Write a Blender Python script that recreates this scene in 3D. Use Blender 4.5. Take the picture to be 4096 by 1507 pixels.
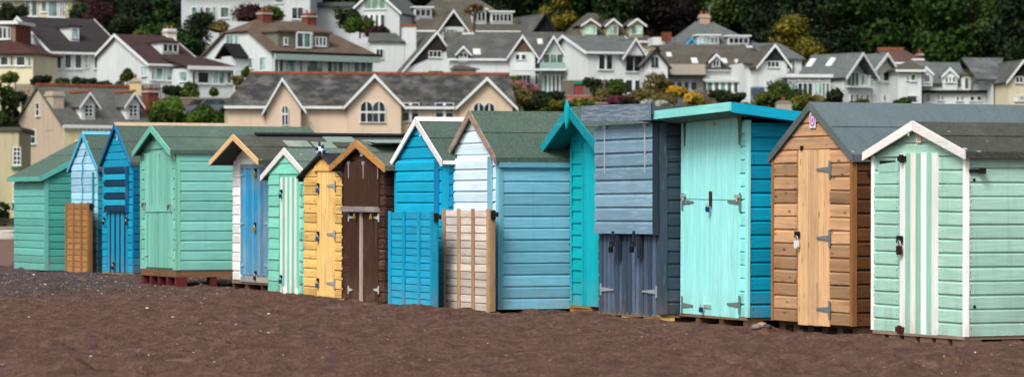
import bpy, math, random
import numpy as np
from mathutils import Vector, Matrix
random.seed(7); rng = np.random.default_rng(11)
S = bpy.context.scene
for o in list(bpy.data.objects): bpy.data.objects.remove(o)
COL = S.collection
# ---------------------------------------------------------------- camera, sky, sun, exposure
FPX = 13000.0            # focal length in pixels of a 4096 px wide frame
EYE = 1.38; HOR = 806.0  # eye height, row of the horizon
cam = bpy.data.cameras.new('camera'); camo = bpy.data.objects.new('camera', cam); COL.objects.link(camo)
cam.sensor_width = 36; cam.lens = FPX/4096*36; cam.clip_end = 3000; cam.clip_start = .5
camo.location = (0, 0, EYE); camo.rotation_euler = (math.radians(90), 0, 0)
cam.shift_y = (HOR-753.5)/4096
cam.dof.use_dof = True; cam.dof.focus_distance = 41; cam.dof.aperture_fstop = 3.5
S.camera = camo
S.render.resolution_x = 1024; S.render.resolution_y = 376
SUN_EL, SUN_AZ = math.radians(46), math.radians(28)   # azimuth: degrees left of straight behind the camera
W = bpy.data.worlds.new('World'); S.world = W; W.use_nodes = True
nt = W.node_tree; nt.nodes.clear()
sky = nt.nodes.new('ShaderNodeTexSky'); sky.sky_type = 'NISHITA'; sky.sun_disc = False
sky.sun_elevation = SUN_EL; sky.sun_rotation = math.pi + SUN_AZ
sky.dust_density = 4; sky.air_density = 1.0; sky.ozone_density = 1
hs = nt.nodes.new('ShaderNodeHueSaturation'); hs.inputs['Saturation'].default_value = .45
bg = nt.nodes.new('ShaderNodeBackground'); bg.inputs[1].default_value = .095
wo = nt.nodes.new('ShaderNodeOutputWorld')
nt.links.new(sky.outputs[0], hs.inputs['Color']); nt.links.new(hs.outputs[0], bg.inputs[0]); nt.links.new(bg.outputs[0], wo.inputs[0])
sl = bpy.data.lights.new('sun', 'SUN'); sl.energy = 1.7; sl.angle = math.radians(22); sl.color = (1, .98, .95)
so = bpy.data.objects.new('sun', sl); COL.objects.link(so)
d = Vector((-math.sin(SUN_AZ)*math.cos(SUN_EL), -math.cos(SUN_AZ)*math.cos(SUN_EL), math.sin(SUN_EL)))
so.rotation_euler = d.to_track_quat('Z', 'Y').to_euler(); so.location = (0, -5, 30)
S.view_settings.view_transform = 'Standard'; S.view_settings.look = 'None'
S.view_settings.exposure = 0.75; S.view_settings.gamma = 1

# ---------------------------------------------------------------- helpers
def C(h, k=1.0):
    h = h.lstrip('#'); r = [int(h[i:i+2], 16)/255 for i in (0, 2, 4)]
    return tuple(min(1, k*(c/12.92 if c <= .04045 else ((c+.055)/1.055)**2.4)) for c in r) + (1,)
def world(px, py, D): return Vector(((px-2048)/FPX*D, D, EYE+(HOR-py)/FPX*D))

class MB:
    def __init__(s): s.v = []; s.f = []; s.m = []; s.t = []; s.mi = 0; s.tone = .5
    def add(s, vs, fs, tone=None):
        n = len(s.v); s.v += [tuple(p) for p in vs]
        t = s.tone if tone is None else tone
        for f in fs: s.f.append(tuple(n+i for i in f)); s.m.append(s.mi); s.t.append(t)
        return s
    def box(s, x0, x1, y0, y1, z0, z1, tone=None):
        if x0 > x1: x0, x1 = x1, x0
        if y0 > y1: y0, y1 = y1, y0
        if z0 > z1: z0, z1 = z1, z0
        return s.add([(x0,y0,z0),(x1,y0,z0),(x1,y1,z0),(x0,y1,z0),(x0,y0,z1),(x1,y0,z1),(x1,y1,z1),(x0,y1,z1)],
              [(0,3,2,1),(4,5,6,7),(0,1,5,4),(1,2,6,5),(2,3,7,6),(3,0,4,7)], tone)
    def prism(s, poly, vec, tone=None):
        n = len(poly); v = Vector(vec); P = [Vector(p) for p in poly]
        nrm = Vector((0,0,0))
        for i in range(n): nrm += P[i].cross(P[(i+1) % n])
        if nrm.dot(v) > 0: P.reverse()
        fs = [tuple(range(n)), tuple(range(2*n-1, n-1, -1))]
        for i in range(n): j = (i+1) % n; fs.append((j, i, i+n, j+n))
        return s.add(P + [p+v for p in P], fs, tone)
    def slab(s, quad, th, tone=None):
        P = [Vector(p) for p in quad]; n = (P[1]-P[0]).cross(P[2]-P[0]).normalized()
        if n.z < 0: n = -n
        return s.prism(P, -n*th, tone)
    def tube(s, pts, r, seg=6, r1=None, caps=True):
        pts = [Vector(p) for p in pts]; rings = []
        for i, p in enumerate(pts):
            a = pts[max(0, i-1)]; b = pts[min(len(pts)-1, i+1)]; t = (b-a).normalized()
            u = t.cross(Vector((0,0,1)));
            if u.length < 1e-3: u = t.cross(Vector((0,1,0)))
            u.normalize(); w = t.cross(u)
            rr = r if r1 is None else r+(r1-r)*i/(len(pts)-1)
            rings.append([p+(u*math.cos(2*math.pi*k/seg)+w*math.sin(2*math.pi*k/seg))*rr for k in range(seg)])
        vs = [q for R in rings for q in R]; fs = []
        for i in range(len(pts)-1):
            for k in range(seg):
                k2 = (k+1) % seg; fs.append((i*seg+k, i*seg+k2, (i+1)*seg+k2, (i+1)*seg+k))
        if caps: fs += [tuple(range(seg-1, -1, -1)), tuple((len(pts)-1)*seg+k for k in range(seg))]
        return s.add(vs, fs)
    def ball(s, c, r, seg=10, rings=6, sc=(1,1,1), jit=0, tone=None):
        vs = []; fs = []
        for i in range(rings+1):
            th = math.pi*i/rings
            for k in range(seg):
                ph = 2*math.pi*k/seg; j = 1+random.uniform(-jit, jit)
                vs.append((c[0]+r*sc[0]*j*math.sin(th)*math.cos(ph), c[1]+r*sc[1]*j*math.sin(th)*math.sin(ph), c[2]+r*sc[2]*j*math.cos(th)))
        for i in range(rings):
            for k in range(seg):
                k2 = (k+1) % seg; fs.append((i*seg+k, (i+1)*seg+k, (i+1)*seg+k2, i*seg+k2))
        return s.add(vs, fs, tone)
    def build(s, name, mats, parent=None, smooth=False):
        me = bpy.data.meshes.new(name)
        me.from_pydata(s.v, [], s.f)
        if not isinstance(mats, (list, tuple)): mats = [mats]
        for m in mats: me.materials.append(m)
        if len(mats) > 1: me.polygons.foreach_set('material_index', s.m)
        at = me.attributes.new('tone', 'FLOAT', 'FACE'); at.data.foreach_set('value', s.t)
        if smooth: me.polygons.foreach_set('use_smooth', [True]*len(s.f))
        me.update()
        o = bpy.data.objects.new(name, me); COL.objects.link(o)
        if parent: o.parent = parent
        return o
def tag(o, label=None, cat=None, group=None, kind=None):
    for k, v in (('label', label), ('category', cat), ('group', group), ('kind', kind)):
        if v: o[k] = v
    return o
def empty(name, loc, rz=0, label=None, cat=None, group=None):
    o = bpy.data.objects.new(name, None); COL.objects.link(o); o.location = loc; o.rotation_euler = (0, 0, rz)
    o.empty_display_size = .3
    return tag(o, label, cat, group)
def copy_tree(o, parent=None):
    c = o.copy(); COL.objects.link(c); c.parent = parent
    for ch in list(o.children): copy_tree(ch, c)
    return c

# ---------------------------------------------------------------- materials
MC = {}
class NT:
    def __init__(s, name, rough=.6):
        s.m = bpy.data.materials.new(name); s.m.use_nodes = True; s.n = s.m.node_tree.nodes; s.l = s.m.node_tree.links
        s.b = s.n['Principled BSDF']; s.b.inputs['Roughness'].default_value = rough
        s.b.inputs['Specular IOR Level'].default_value = .2
        s.tc = s.n.new('ShaderNodeTexCoord')
    def map(s, sc, src='Object', loc=(0,0,0)):
        m = s.n.new('ShaderNodeMapping'); m.inputs['Scale'].default_value = sc; m.inputs['Location'].default_value = loc
        s.l.new(s.tc.outputs[src], m.inputs[0]); return m.outputs[0]
    def noise(s, vec, scale, det=3, rough=.55, dist=0):
        n = s.n.new('ShaderNodeTexNoise'); n.inputs['Scale'].default_value = scale; n.inputs['Detail'].default_value = det
        n.inputs['Roughness'].default_value = rough; n.inputs['Distortion'].default_value = dist
        s.l.new(vec, n.inputs['Vector']); return n.outputs[0]
    def voro(s, vec, scale, feat='F1'):
        n = s.n.new('ShaderNodeTexVoronoi'); n.inputs['Scale'].default_value = scale; n.feature = feat
        s.l.new(vec, n.inputs['Vector']); return n
    def ramp(s, fac, stops):
        r = s.n.new('ShaderNodeValToRGB'); e = r.color_ramp.elements
        e[0].position = stops[0][0]; e[0].color = stops[0][1]; e[1].position = stops[1][0]; e[1].color = stops[1][1]
        for p, c in stops[2:]: q = e.new(p); q.color = c
        s.l.new(fac, r.inputs[0]); return r.outputs[0]
    def rng(s, v, a, b, c=0, d=1):
        r = s.n.new('ShaderNodeMapRange'); r.inputs[1].default_value = a; r.inputs[2].default_value = b
        r.inputs[3].default_value = c; r.inputs[4].default_value = d; s.l.new(v, r.inputs[0]); return r.outputs[0]
    def mix(s, f, a, b, mode='MIX'):
        m = s.n.new('ShaderNodeMix'); m.data_type = 'RGBA'; m.blend_type = mode
        for sk, v in ((m.inputs[0], f), (m.inputs[6], a), (m.inputs[7], b)):
            if hasattr(v, 'is_linked') or hasattr(v, 'links'): s.l.new(v, sk)
            else: sk.default_value = v
        return m.outputs[2]
    def math(s, op, a, b=None):
        m = s.n.new('ShaderNodeMath'); m.operation = op
        for i, v in enumerate((a, b)):
            if v is None: continue
            if hasattr(v, 'links'): s.l.new(v, m.inputs[i])
            else: m.inputs[i].default_value = v
        return m.outputs[0]
    def attr(s, nm='tone'):
        a = s.n.new('ShaderNodeAttribute'); a.attribute_name = nm; return a.outputs['Fac']
    def bright(s, col, v):   # multiply colour by value v
        h = s.n.new('ShaderNodeHueSaturation'); s.l.new(col, h.inputs['Color']); s.l.new(v, h.inputs['Value']); return h.outputs[0]
    def col(s, c): s.l.new(c, s.b.inputs['Base Color'])
    def bump(s, h, st=.3, dist=.01):
        b = s.n.new('ShaderNodeBump'); b.inputs['Strength'].default_value = st; b.inputs['Distance'].default_value = dist
        s.l.new(h, b.inputs['Height']); s.l.new(b.outputs[0], s.b.inputs['Normal'])
def grain_scale(ax, lo=1.0, hi=28.0):
    return {'x': (lo, hi, hi), 'y': (hi, lo, hi), 'z': (hi, hi, lo)}[ax]
def paint(hx, ax='x', wear=.12, wearhx='#b8b8ac', dirt=.25, rough=.55, var=.16):
    k = ('p', hx, ax, wear, wearhx, dirt, var)
    if k in MC: return MC[k]
    n = NT('painted_wood', rough); base = C(hx)
    g = n.noise(n.map(grain_scale(ax, 1.5, 26)), 1.6, 4, .6)
    big = n.noise(n.map((1, 1, 1)), 1.3, 3)
    c = n.mix(n.rng(g, .25, .75), tuple(x*.84 for x in base[:3])+(1,), tuple(min(1, x*1.12+.006) for x in base[:3])+(1,))
    dk = tuple(x*.55+.01 for x in base[:3])+(1,)
    c = n.mix(n.math('MULTIPLY', n.rng(big, .48, .8), dirt), c, dk)
    w = n.noise(n.map(grain_scale(ax, 3, 40), loc=(3, 7, 1)), 1.0, 6, .7)
    w2 = n.noise(n.map((1.2, 1.2, 1.2), loc=(9, 2, 4)), 1.0, 2)
    wf = n.math('MULTIPLY', n.rng(w, .62-wear*.45, .74-wear*.3), n.rng(w2, .35, .6))
    c = n.mix(n.math('MULTIPLY', wf, min(1, .35+wear*1.6)), c, C(wearhx))
    # sand splashed and rust washed up from the foot of the boards, rain streaks
    sx = n.n.new('ShaderNodeSeparateXYZ'); n.l.new(n.tc.outputs['Object'], sx.inputs[0])
    spl = n.noise(n.map((3, 3, 2.2), loc=(1, 4, 2)), 2.0, 5, .7)
    c = n.mix(n.math('MULTIPLY', n.rng(sx.outputs[2], .03, .42, 1, 0), n.rng(spl, .4, .66, 0, .4)), c, C('#8d7360'))
    stk = n.noise(n.map((22, 22, .9), loc=(2, 2, 8)), 1.0, 3, .6)
    c = n.mix(n.rng(stk, .58, .72, 0, .22 if dirt < .5 else .35), c, tuple(x*.5+.02 for x in base[:3])+(1,))
    # fine nicks
    nk = n.noise(n.map((1, 1, 1), loc=(5, 5, 5)), 60, 2)
    c = n.mix(n.rng(nk, .72, .78, 0, .5), c, dk)
    c = n.bright(c, n.rng(n.attr(), 0, 1, 1-var, 1+var))
    n.col(c); n.bump(n.math('ADD', g, n.math('MULTIPLY', w, .6)), .35, .004)
    MC[k] = n.m; return n.m
def wood(hx, ax='x', dark='#3c2616', knots=.6, rough=.7, var=.2, grey=0):
    k = ('w', hx, ax, dark, knots, grey, var)
    if k in MC: return MC[k]
    n = NT('bare_wood', rough); base = C(hx); dk = C(dark)
    g = n.noise(n.map(grain_scale(ax, .8, 16)), 1.5, 5, .65, .6)
    c = n.ramp(g, [(.3, tuple(a*.62+b*.25 for a, b in zip(base[:3], dk[:3]))+(1,)), (.68, tuple(min(1, x*1.2) for x in base[:3])+(1,)), (.48, base)])
    sc = {'x': (2.6, 7, 7), 'y': (7, 2.6, 7), 'z': (7, 7, 2.6)}[ax]
    v = n.voro(n.map(sc, loc=(1.3, .7, .2)), 1.5)
    c = n.mix(n.rng(v.outputs['Distance'], .05, .2, knots, 0), c, dk)
    st = n.noise(n.map((1.3, 1.3, 1.3), loc=(4, 4, 4)), 1.6, 4)
    c = n.mix(n.rng(st, .5, .75, 0, .45), c, tuple(a*.45+b*.3 for a, b in zip(base[:3], dk[:3]))+(1,))
    if grey: c = n.mix(n.rng(n.noise(n.map(grain_scale(ax, 1.5, 12), loc=(8, 1, 3)), 1.2, 4), .4, .65, 0, grey), c, C('#b9b0a6'))
    c = n.bright(c, n.rng(n.attr(), 0, 1, 1-var, 1+var))
    n.col(c); n.bump(g, .4, .004)
    MC[k] = n.m; return n.m
def felt(hx, spots=.5, alt='#8a8878', altf=.3):
    k = ('f', hx, spots, alt, altf)
    if k in MC: return MC[k]
    n = NT('roofing_felt', .9); base = C(hx)
    f = n.noise(n.map((1, 1, 1)), 42, 3, .8); b = n.noise(n.map((1, 1, 1)), 1.4, 5, .6)
    st = n.noise(n.map((1.2, 6, 1.2)), 1.2, 4)
    c = n.mix(n.rng(f, .3, .7), tuple(x*(.78 if hx in ('#58666a', '#586464') else .52) for x in base[:3])+(1,), tuple(x*(1.15 if hx in ('#58666a', '#586464') else 1.4)+.008 for x in base[:3])+(1,))
    c = n.mix(n.math('MULTIPLY', n.rng(b, .5, .78), altf), c, C(alt))
    c = n.mix(n.rng(st, .55, .8, 0, .35), c, tuple(x*.5 for x in base[:3])+(1,))
    v = n.voro(n.map((1, 1, 1), loc=(2, 2, 2)), 3.0)
    sp = n.noise(n.map((1, 1, 1)), 7, 3)
    c = n.mix(n.math('MULTIPLY', n.rng(v.outputs['Distance'], .05, .09, 1, 0), n.rng(sp, .5, .55, 0, spots)), c, C('#c9ccc4'))
    c = n.bright(c, n.rng(n.attr(), 0, 1, .85, 1.15))
    n.col(c); n.bump(n.math('ADD', f, n.math('MULTIPLY', b, 3)), .4, .006)
    MC[k] = n.m; return n.m
def metal(hx='#8e9294', met=.7, rough=.45, rust=.3):
    k = ('m', hx, met, rough, rust)
    if k in MC: return MC[k]
    n = NT('metal', rough); n.b.inputs['Metallic'].default_value = met
    r = n.noise(n.map((1, 1, 1)), 30, 4)
    n.col(n.mix(n.rng(r, .5, .7, 0, rust), C(hx), C('#5a3322'))); MC[k] = n.m; return n.m
def plain(hx, rough=.6, var=.1, scale=8):
    k = ('q', hx, rough, var, scale)
    if k in MC: return MC[k]
    n = NT('surface', rough); r = n.noise(n.map((1, 1, 1)), scale, 3)
    c = n.mix(n.rng(r, .3, .7), C(hx, 1-var), C(hx, 1+var)); n.col(n.bright(c, n.rng(n.attr(), 0, 1, 1-var, 1+var)))
    MC[k] = n.m; return n.m
STEEL = metal('#9a9ea0'); DARKM = metal('#2a2a2c', .5, .5, .2); RUSTY = metal('#4a2a20', .4, .7, .7); GALV = metal('#b4b8b8', .5, .55, .15)
BRASS = metal('#c9a030', .6, .4, .1); BLUEP = plain('#12365c', .35); BLACK = plain('#101214', .5)
# ---------------------------------------------------------------- beach hut kit
NAIL = plain('#3b2a22', .8, .3)
class Hut:
    def __init__(s, name, label, cat, D, c, phi=24, lean=0, group=None, z0=0):
        s.D = D; s.ph = math.radians(phi); s.cx = (c-2048)/FPX*D
        s.ux = (math.sin(s.ph), -math.cos(s.ph)); s.uy = (math.cos(s.ph), math.sin(s.ph))
        s.e = empty(name, (s.cx, D, 0), -(math.pi/2-s.ph), label, cat, group)
        s.e.rotation_euler.rotate_axis('Y', math.radians(lean))
        s.rd = random.Random(int(c))
    def fx(s, px, t=0):      # local x on the plane y = -t
        k = (px-2048)/FPX; ax = s.cx-t*s.uy[0]; ay = s.D-t*s.uy[1]
        return (k*ay-ax)/(s.ux[0]-k*s.ux[1])
    def fy(s, px, t=0):      # local y on the plane x = t
        k = (px-2048)/FPX; ax = s.cx+t*s.ux[0]; ay = s.D+t*s.ux[1]
        return (k*ay-ax)/(s.uy[0]-k*s.uy[1])
    def z(s, py, x=0, y=0):
        d = s.D+x*s.ux[1]+y*s.uy[1]; return EYE+(HOR-py)/FPX*d
    def fr(s, x0, y0, x1, y1, t=0):   # rectangle on the front plane from pixels
        a, b = s.fx(x0, t), s.fx(x1, t); m = (a+b)/2
        return a, b, s.z(y1, m, -t), s.z(y0, m, -t)
    def part(s, nm, mb, m, parent=None, smooth=False):
        if nm.endswith('_wall') and not isinstance(m, list): m = [m, NAIL]
        return mb.build(nm, m, parent or s.e, smooth)
    # boards on a wall.  side: 'f' front (a=x), 'r' right side (a=y), 'l' left, 'b' back
    def P(s, side, a, z, n):
        return {'f': (a, -n, z), 'r': (n, a, z), 'l': (-s.W-n, a, z), 'b': (a, s.L+n, z)}[side]
    def clad(s, mb, side, a0, a1, z0, z1, pitch=.14, t=.021, clip=None, hole=None, lap=False):
        n = max(1, round((z1-z0)/pitch)) if clip is None else math.ceil((z1-z0)/pitch)
        if clip is None: pitch = (z1-z0)/n
        flip = side in ('f', 'r')
        for k in range(n):
            zb = z0+k*pitch; zt = min(zb+pitch, z1)
            if zt-zb < .01: continue
            tt = t*s.rd.uniform(.85, 1.15); tone = s.rd.random()
            segs = [(a0, a1)]
            if hole:
                for (h0, h1, hz0, hz1) in (hole if isinstance(hole, list) else [hole]):
                    if hz0-.01 <= (zb+zt)/2 <= hz1+.01:
                        ns = []
                        for (q0, q1) in segs:
                            if h0 > q0: ns.append((q0, min(q1, h0)))
                            if h1 < q1: ns.append((max(q0, h1), q1))
                        segs = ns
            p = zt-zb
            if lap: prof = [(zb, tt*.2), (zb, tt), (zt, tt*.2)]
            else: prof = [(zb, 0), (zb+.001, tt), (zb+.77*p, tt), (zb+.795*p, tt*.8), (zb+.89*p, tt*.12), (zt-.007, tt*.1), (zt-.007, -.004), (zt, -.004)]
            for (q0, q1) in segs:
                if q1-q0 < .01: continue
                q0j = q0+s.rd.uniform(0, .003); q1j = q1-s.rd.uniform(0, .003)
                L = []; R = []
                ja, jb = s.rd.uniform(-.004, .004), s.rd.uniform(-.004, .004)
                for (zz, nn) in prof:
                    l, r = q0j, q1j
                    if clip:
                        cl, cr = clip(zz); l = max(l, cl); r = min(r, cr)
                        if r < l: l = r = (l+r)/2
                    mv = 0 if zz in (prof[0][0], prof[-1][0]) else 1; L.append(s.P(side, l, zz+ja*mv, nn)); R.append(s.P(side, r, zz+jb*mv, nn))
                m = len(prof); fs = []
                for i in range(m-1):
                    fs.append((i, i+m, i+1+m, i+1) if flip else (i, i+1, i+1+m, i+m))
                fs += [tuple(range(m)), tuple(range(2*m-1, m-1, -1))]
                mb.add(L+R, fs, tone)
                if s.D < 48 and side in 'fr' and q1-q0 > .12:
                    mb.mi = 1; lo, hi = (q0j, q1j) if not clip else (max(q0j, clip(zb+p*.75)[0]), min(q1j, clip(zb+p*.75)[1]))
                    for f_ in ((.03, .97) if hi-lo < 1.2 else (.015, .36, .67, .985)):
                        for g_ in (.2, .62):
                            a = lo+(hi-lo)*f_+s.rd.uniform(-.01, .01); z = zb+p*(g_+s.rd.uniform(-.05, .05)); w = .0045
                            if hi-lo < .1: continue
                            v = [s.P(side, a-w, z-w, tt+.001), s.P(side, a+w, z-w, tt+.001), s.P(side, a+w, z+w, tt+.001), s.P(side, a-w, z+w, tt+.001)]
                            mb.add(v, [(0, 1, 2, 3)], .5)
                            if s.rd.random() < .3: hh = s.rd.uniform(.02, .05); mb.add([s.P(side, a-w*.8, z-w, tt+.0006), s.P(side, a+w*.8, z-w, tt+.0006), s.P(side, a, z-w-hh, tt+.0006)], [(0, 1, 2)], .9)
                    mb.mi = 0
    def gable(s, fl, base, eave, apex, bR, L=2.3, wf='#ffffff', ws=None, roof=None, barge=None, bw=.09, pitch=.14,
              hole=None, of=None, W=None, trim=None, trimw=.05, fz1=None, rth=.03, cap=None, lip=.04, cladf=None, bargeL=None, lap=False, seams=True):
        s.W = W or -s.fx(fl); s.L = L; W_ = s.W; xm = -W_/2
        if of is None:
            k = (apex[0]-2048)/FPX; ax = s.cx+xm*s.ux[0]; ay = s.D+xm*s.ux[1]
            of = max(.03, -((k*ay-ax)/(s.uy[0]-k*s.uy[1])))
        s.of = of; s.zb = s.z(base); s.ze = s.z(eave); s.zr = s.z(apex[1], xm, -of)
        oh = max(.02, s.fx(bR[0], of)); s.zo = s.z(bR[1], oh, -of); s.oh = oh; s.xm = xm
        sl = (s.zr-s.zo)/(oh-xm); s.sl = sl
        zu = lambda x: s.zr-sl*abs(x-xm)-rth*1.3        # underside of the roof
        s.ze = min(s.ze, zu(0)-.005)
        def clip(z):
            if z <= zu(0): return (-W_, 0)
            h = max(0, (zu(xm)-z)/sl); return (xm-h, xm+h)
        ztop = zu(xm)
        wf_ = wf; ws_ = ws or wf
        # backing shells
        th = .02
        mb = MB(); mb.prism([(-W_, 0, s.zb), (0, 0, s.zb), (0, 0, zu(0)), (xm, 0, ztop), (-W_, 0, zu(0))], (0, th, 0), .3)
        s.clad(mb, 'f', -W_, 0, s.zb, ztop, pitch, clip=clip, hole=hole, lap=lap)
        s.fw = s.part('front_wall', mb, wf_)
        mb = MB(); mb.box(-th, 0, th, L-th, s.zb, zu(0), .3); s.clad(mb, 'r', 0, L, s.zb, zu(0), pitch, lap=lap)
        s.sw = s.part('side_wall', mb, ws_)
        mb = MB(); mb.box(-W_, -W_+th, th, L-th, s.zb, zu(0), .3); s.clad(mb, 'l', 0, L, s.zb, zu(0), pitch, lap=lap)
        s.part('side_wall', mb, ws_)
        mb = MB(); mb.prism([(-W_, L, s.zb), (0, L, s.zb), (0, L, zu(0)), (xm, L, ztop), (-W_, L, zu(0))], (0, -th, 0), .3)
        s.clad(mb, 'b', -W_, 0, s.zb, ztop, pitch, clip=clip, lap=lap); s.part('back_wall', mb, ws_)
        # roof
        y0, y1 = -of, L+.06; zo = s.zo
        rf = MB()
        for sg in (1, -1):
            xe = oh if sg == 1 else -W_-oh
            rf.slab([(xm, y0, s.zr), (xe, y0, zo), (xe, y1, zo), (xm, y1, s.zr)], rth, .5)
            a = .47; xa = xm+(xe-xm)*a; za = s.zr+(zo-s.zr)*a
            if seams: rf.slab([(xm, y0+.002, s.zr+.011), (xa, y0+.002, za+.011), (xa, y1, za+.011), (xm, y1, s.zr+.011)], .009, .75)
            if lip: rf.box(xe-.006 if sg == 1 else xe-.004, xe+.004 if sg == 1 else xe+.006, y0, y1, zo-lip-.02, zo+.003, .35)
        s.roof = s.part('roof', rf, roof)
        if cap:
            m = MB(); h = .09
            for sg in (1, -1):
                m.slab([(xm, y0-.02, s.zr+.03), (xm+sg*h, y0-.02, s.zr+.03-sl*h), (xm+sg*h, y1, s.zr+.03-sl*h), (xm, y1, s.zr+.03)], .012)
            s.part('ridge_cap', m, cap, s.roof)
        if barge:
            for sg in (-1, 1):
                xe = oh+.012 if sg == 1 else -W_-oh-.012; ze_ = s.zr-sl*abs(xe-xm); up = .018
                m = MB(); m.prism([(xm, -of-.024, s.zr+up), (xe, -of-.024, ze_+up), (xe, -of-.024, ze_+up-bw), (xm, -of-.024, s.zr+up-bw*1.15)], (0, .022, 0), s.rd.random())
                s.part('bargeboard', m, (bargeL if (bargeL and sg == -1) else barge))
        if trim:
            m = MB(); m.box(-trimw, .024, -.026, -.005, s.zb, s.ze, s.rd.random()); m.box(.005, .0245, -.0045, trimw, s.zb, s.ze, s.rd.random())
            s.part('corner_trim', m, trim)
            m = MB(); m.box(-W_-.03, -W_+trimw*.6, -.032, -.005, s.zb, s.ze, s.rd.random()); s.part('corner_trim', m, trim)
        return s
    def door(s, x0, x1, z0, z1, mats, n=6, stripe=None, t0=.012, th=.022, nm='door', parent=None, gap=.003, fancy=0, label=None):
        mb = MB(); w = (x1-x0)/n
        mb.tone = .2; mb.box(x0, x1, -t0-th*.45, -t0+.003, z0+.003, z1-.003)
        for i in range(n):
            mb.mi = stripe[i % len(stripe)] if stripe else 0
            a, b = x0+i*w+gap, x0+(i+1)*w-gap
            dz = s.rd.uniform(-fancy, fancy)
            mb.box(a, b, -t0-th, -t0-th*.4, z0+dz, z1, s.rd.random())
        o = s.part(nm, mb, mats, parent)
        if label: o['label'] = label
        return o
    def flap(s, x0, x1, z0, z1, mat, t0=.02, th=.06, pitch=.14, nm='shutter', edge=None, stripe=None):
        mb = MB(); mb.box(x0, x1, -t0-th+.018, -t0, z0, z1, .4)
        n = round((z1-z0)/pitch); p = (z1-z0)/n; y = -t0-th
        for k in range(n):
            zb = z0+k*p; tone = s.rd.random(); q = s.rd.uniform(-.003, .003)
            if stripe: mb.mi = stripe[k % len(stripe)]
            prof = [(zb+.002, y+.018), (zb+.003, y+q-.008), (zb+.74*p, y+q-.008), (zb+.88*p, y+.012), (zb+p-.01, y+.013), (zb+p-.01, y+.018)]
            L = [(x0, yy, zz) for zz, yy in prof]; R = [(x1, yy, zz) for zz, yy in prof]; m = len(prof)
            fs = [(i, i+m, i+1+m, i+1) for i in range(m-1)]+[tuple(range(m)), tuple(range(2*m-1, m-1, -1))]
            mb.add(L+R, fs, tone)
        o = s.part(nm, mb, mat)
        if edge:
            e = MB(); e.box(x1, x1+.02, -t0-th-.012, -t0, z0-.01, z1+.01, .5); s.part('edge_strip', e, edge, o)
        return o
    def hinge(s, x, z, d, ln=.2, t=.036, parent=None, m=None, h=.07):   # T hinge, strap running to d
        mb = MB(); mb.box(x-.018, x+.018, -t-.008, -t, z-h, z+h)
        mb.prism([(x, -t-.012, z-.028), (x+d*ln, -t-.012, z-.009), (x+d*ln, -t-.012, z+.009), (x, -t-.012, z+.028)], (0, .008, 0))
        return s.part('hinge', mb, m or GALV, parent)
    def strap(s, x, z0, z1, t=.04, parent=None, m=None, w=.014):
        mb = MB(); mb.prism([(x-w, -t-.008, z1), (x+w, -t-.008, z1), (x+w*.5, -t-.008, z0), (x-w*.5, -t-.008, z0)], (0, .008, 0)); mb.box(x-.04, x+.04, -t-.012, -t, z1-.035, z1+.01)
        return s.part('strap_hinge', mb, m or GALV, parent)
    def lock(s, x, z, t=.045, body=None, parent=None, k=1.0, hasp=True):
        k *= .72
        if hasp:
            h = MB(); h.box(x-.06*k, x+.02*k, -t-.01, -t, z+.0, z+.05*k); h.box(x-.012*k, x+.012*k, -t-.03, -t-.008, z+.0, z+.045*k)
            hp = s.part('hasp', h, DARKM, parent)
        mb = MB(); b = [(-.026, 0), (.026, 0), (.028, -.05), (.015, -.062), (-.015, -.062), (-.028, -.05)]
        mb.prism([(x+a*k, -t-.04, z-.02*k+c*k) for a, c in b], (0, .026, 0)); mb.mi = 1
        mb.tube([(x+math.cos(a)*.018*k, -t-.027, z-.022*k+max(0, math.sin(a))*.04*k) for a in [math.pi*i/6 for i in range(7)]], .005*k, 5)
        return s.part('padlock', mb, [body or BLUEP, GALV], hp if hasp else parent)
    def card(s, px, py, w=.07, h=.11, mat=None, ring=None, t=.03, y=None):
        x = s.fx(px, t); z = s.z(py, x, -t)
        mb = MB(); mb.box(x-w/2, x+w/2, -t-.004, -t, z-h/2, z+h/2)
        o = s.part('notice', mb, mat or plain('#e6dfe6', .5))
        r = MB()
        for k in range(14):
            a0, a1 = 2*math.pi*k/14, 2*math.pi*(k+1)/14
            q = [(x+math.cos(a)*rr*w*.42, -t-.0065, z+math.sin(a)*rr*h*.4) for a, rr in ((a0, 1), (a1, 1), (a1, .72), (a0, .72))]
            r.prism(q, (0, .002, 0))
        r.prism([(x-w*.14, -t-.0065, z-h*.14), (x+w*.14, -t-.0065, z-h*.14), (x+w*.14, -t-.0065, z+h*.12), (x-w*.14, -t-.0065, z+h*.12)], (0, .002, 0))
        s.part('emblem', r, ring or plain('#a86fa8', .5), o)
    def pallet(s, x0, x1, y0, y1, z0, z1, label, hx='#7a5c44', blocks=3, bw=.1, blockhx=None, group='timber bases under the huts', nm='timber_base', mats=None):
        e = empty(nm, s.e.matrix_basis @ Vector(((x0+x1)/2, (y0+y1)/2, 0)), s.e.rotation_euler.z, label, 'timber base', group)
        ox, oy = (x0+x1)/2, (y0+y1)/2; m = wood(hx, 'x', knots=.3); mz = wood(blockhx or hx, 'x', knots=.3)
        zt = z1; hb = (z1-z0)*.45
        mb = MB(); mb.box(x0-ox, x1-ox, y0-oy, y0-oy+.05, zt-hb, zt-.003, s.rd.random()); mb.build('bearer', m, e)
        mb = MB(); mb.box(x1-ox-.05, x1-ox, y0-oy+.052, y1-oy, zt-hb, zt-.003, s.rd.random()); mb.build('bearer', wood(hx, 'y', knots=.3), e)
        for i in range(blocks):
            f = i/(blocks-1); xx = x0+(x1-x0-bw)*f-ox
            mb = MB(); mb.box(xx, xx+bw, y0-oy+.012, y0-oy+.2, -.12, zt-hb-.002, s.rd.random()); mb.build('block', mz, e)
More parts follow.
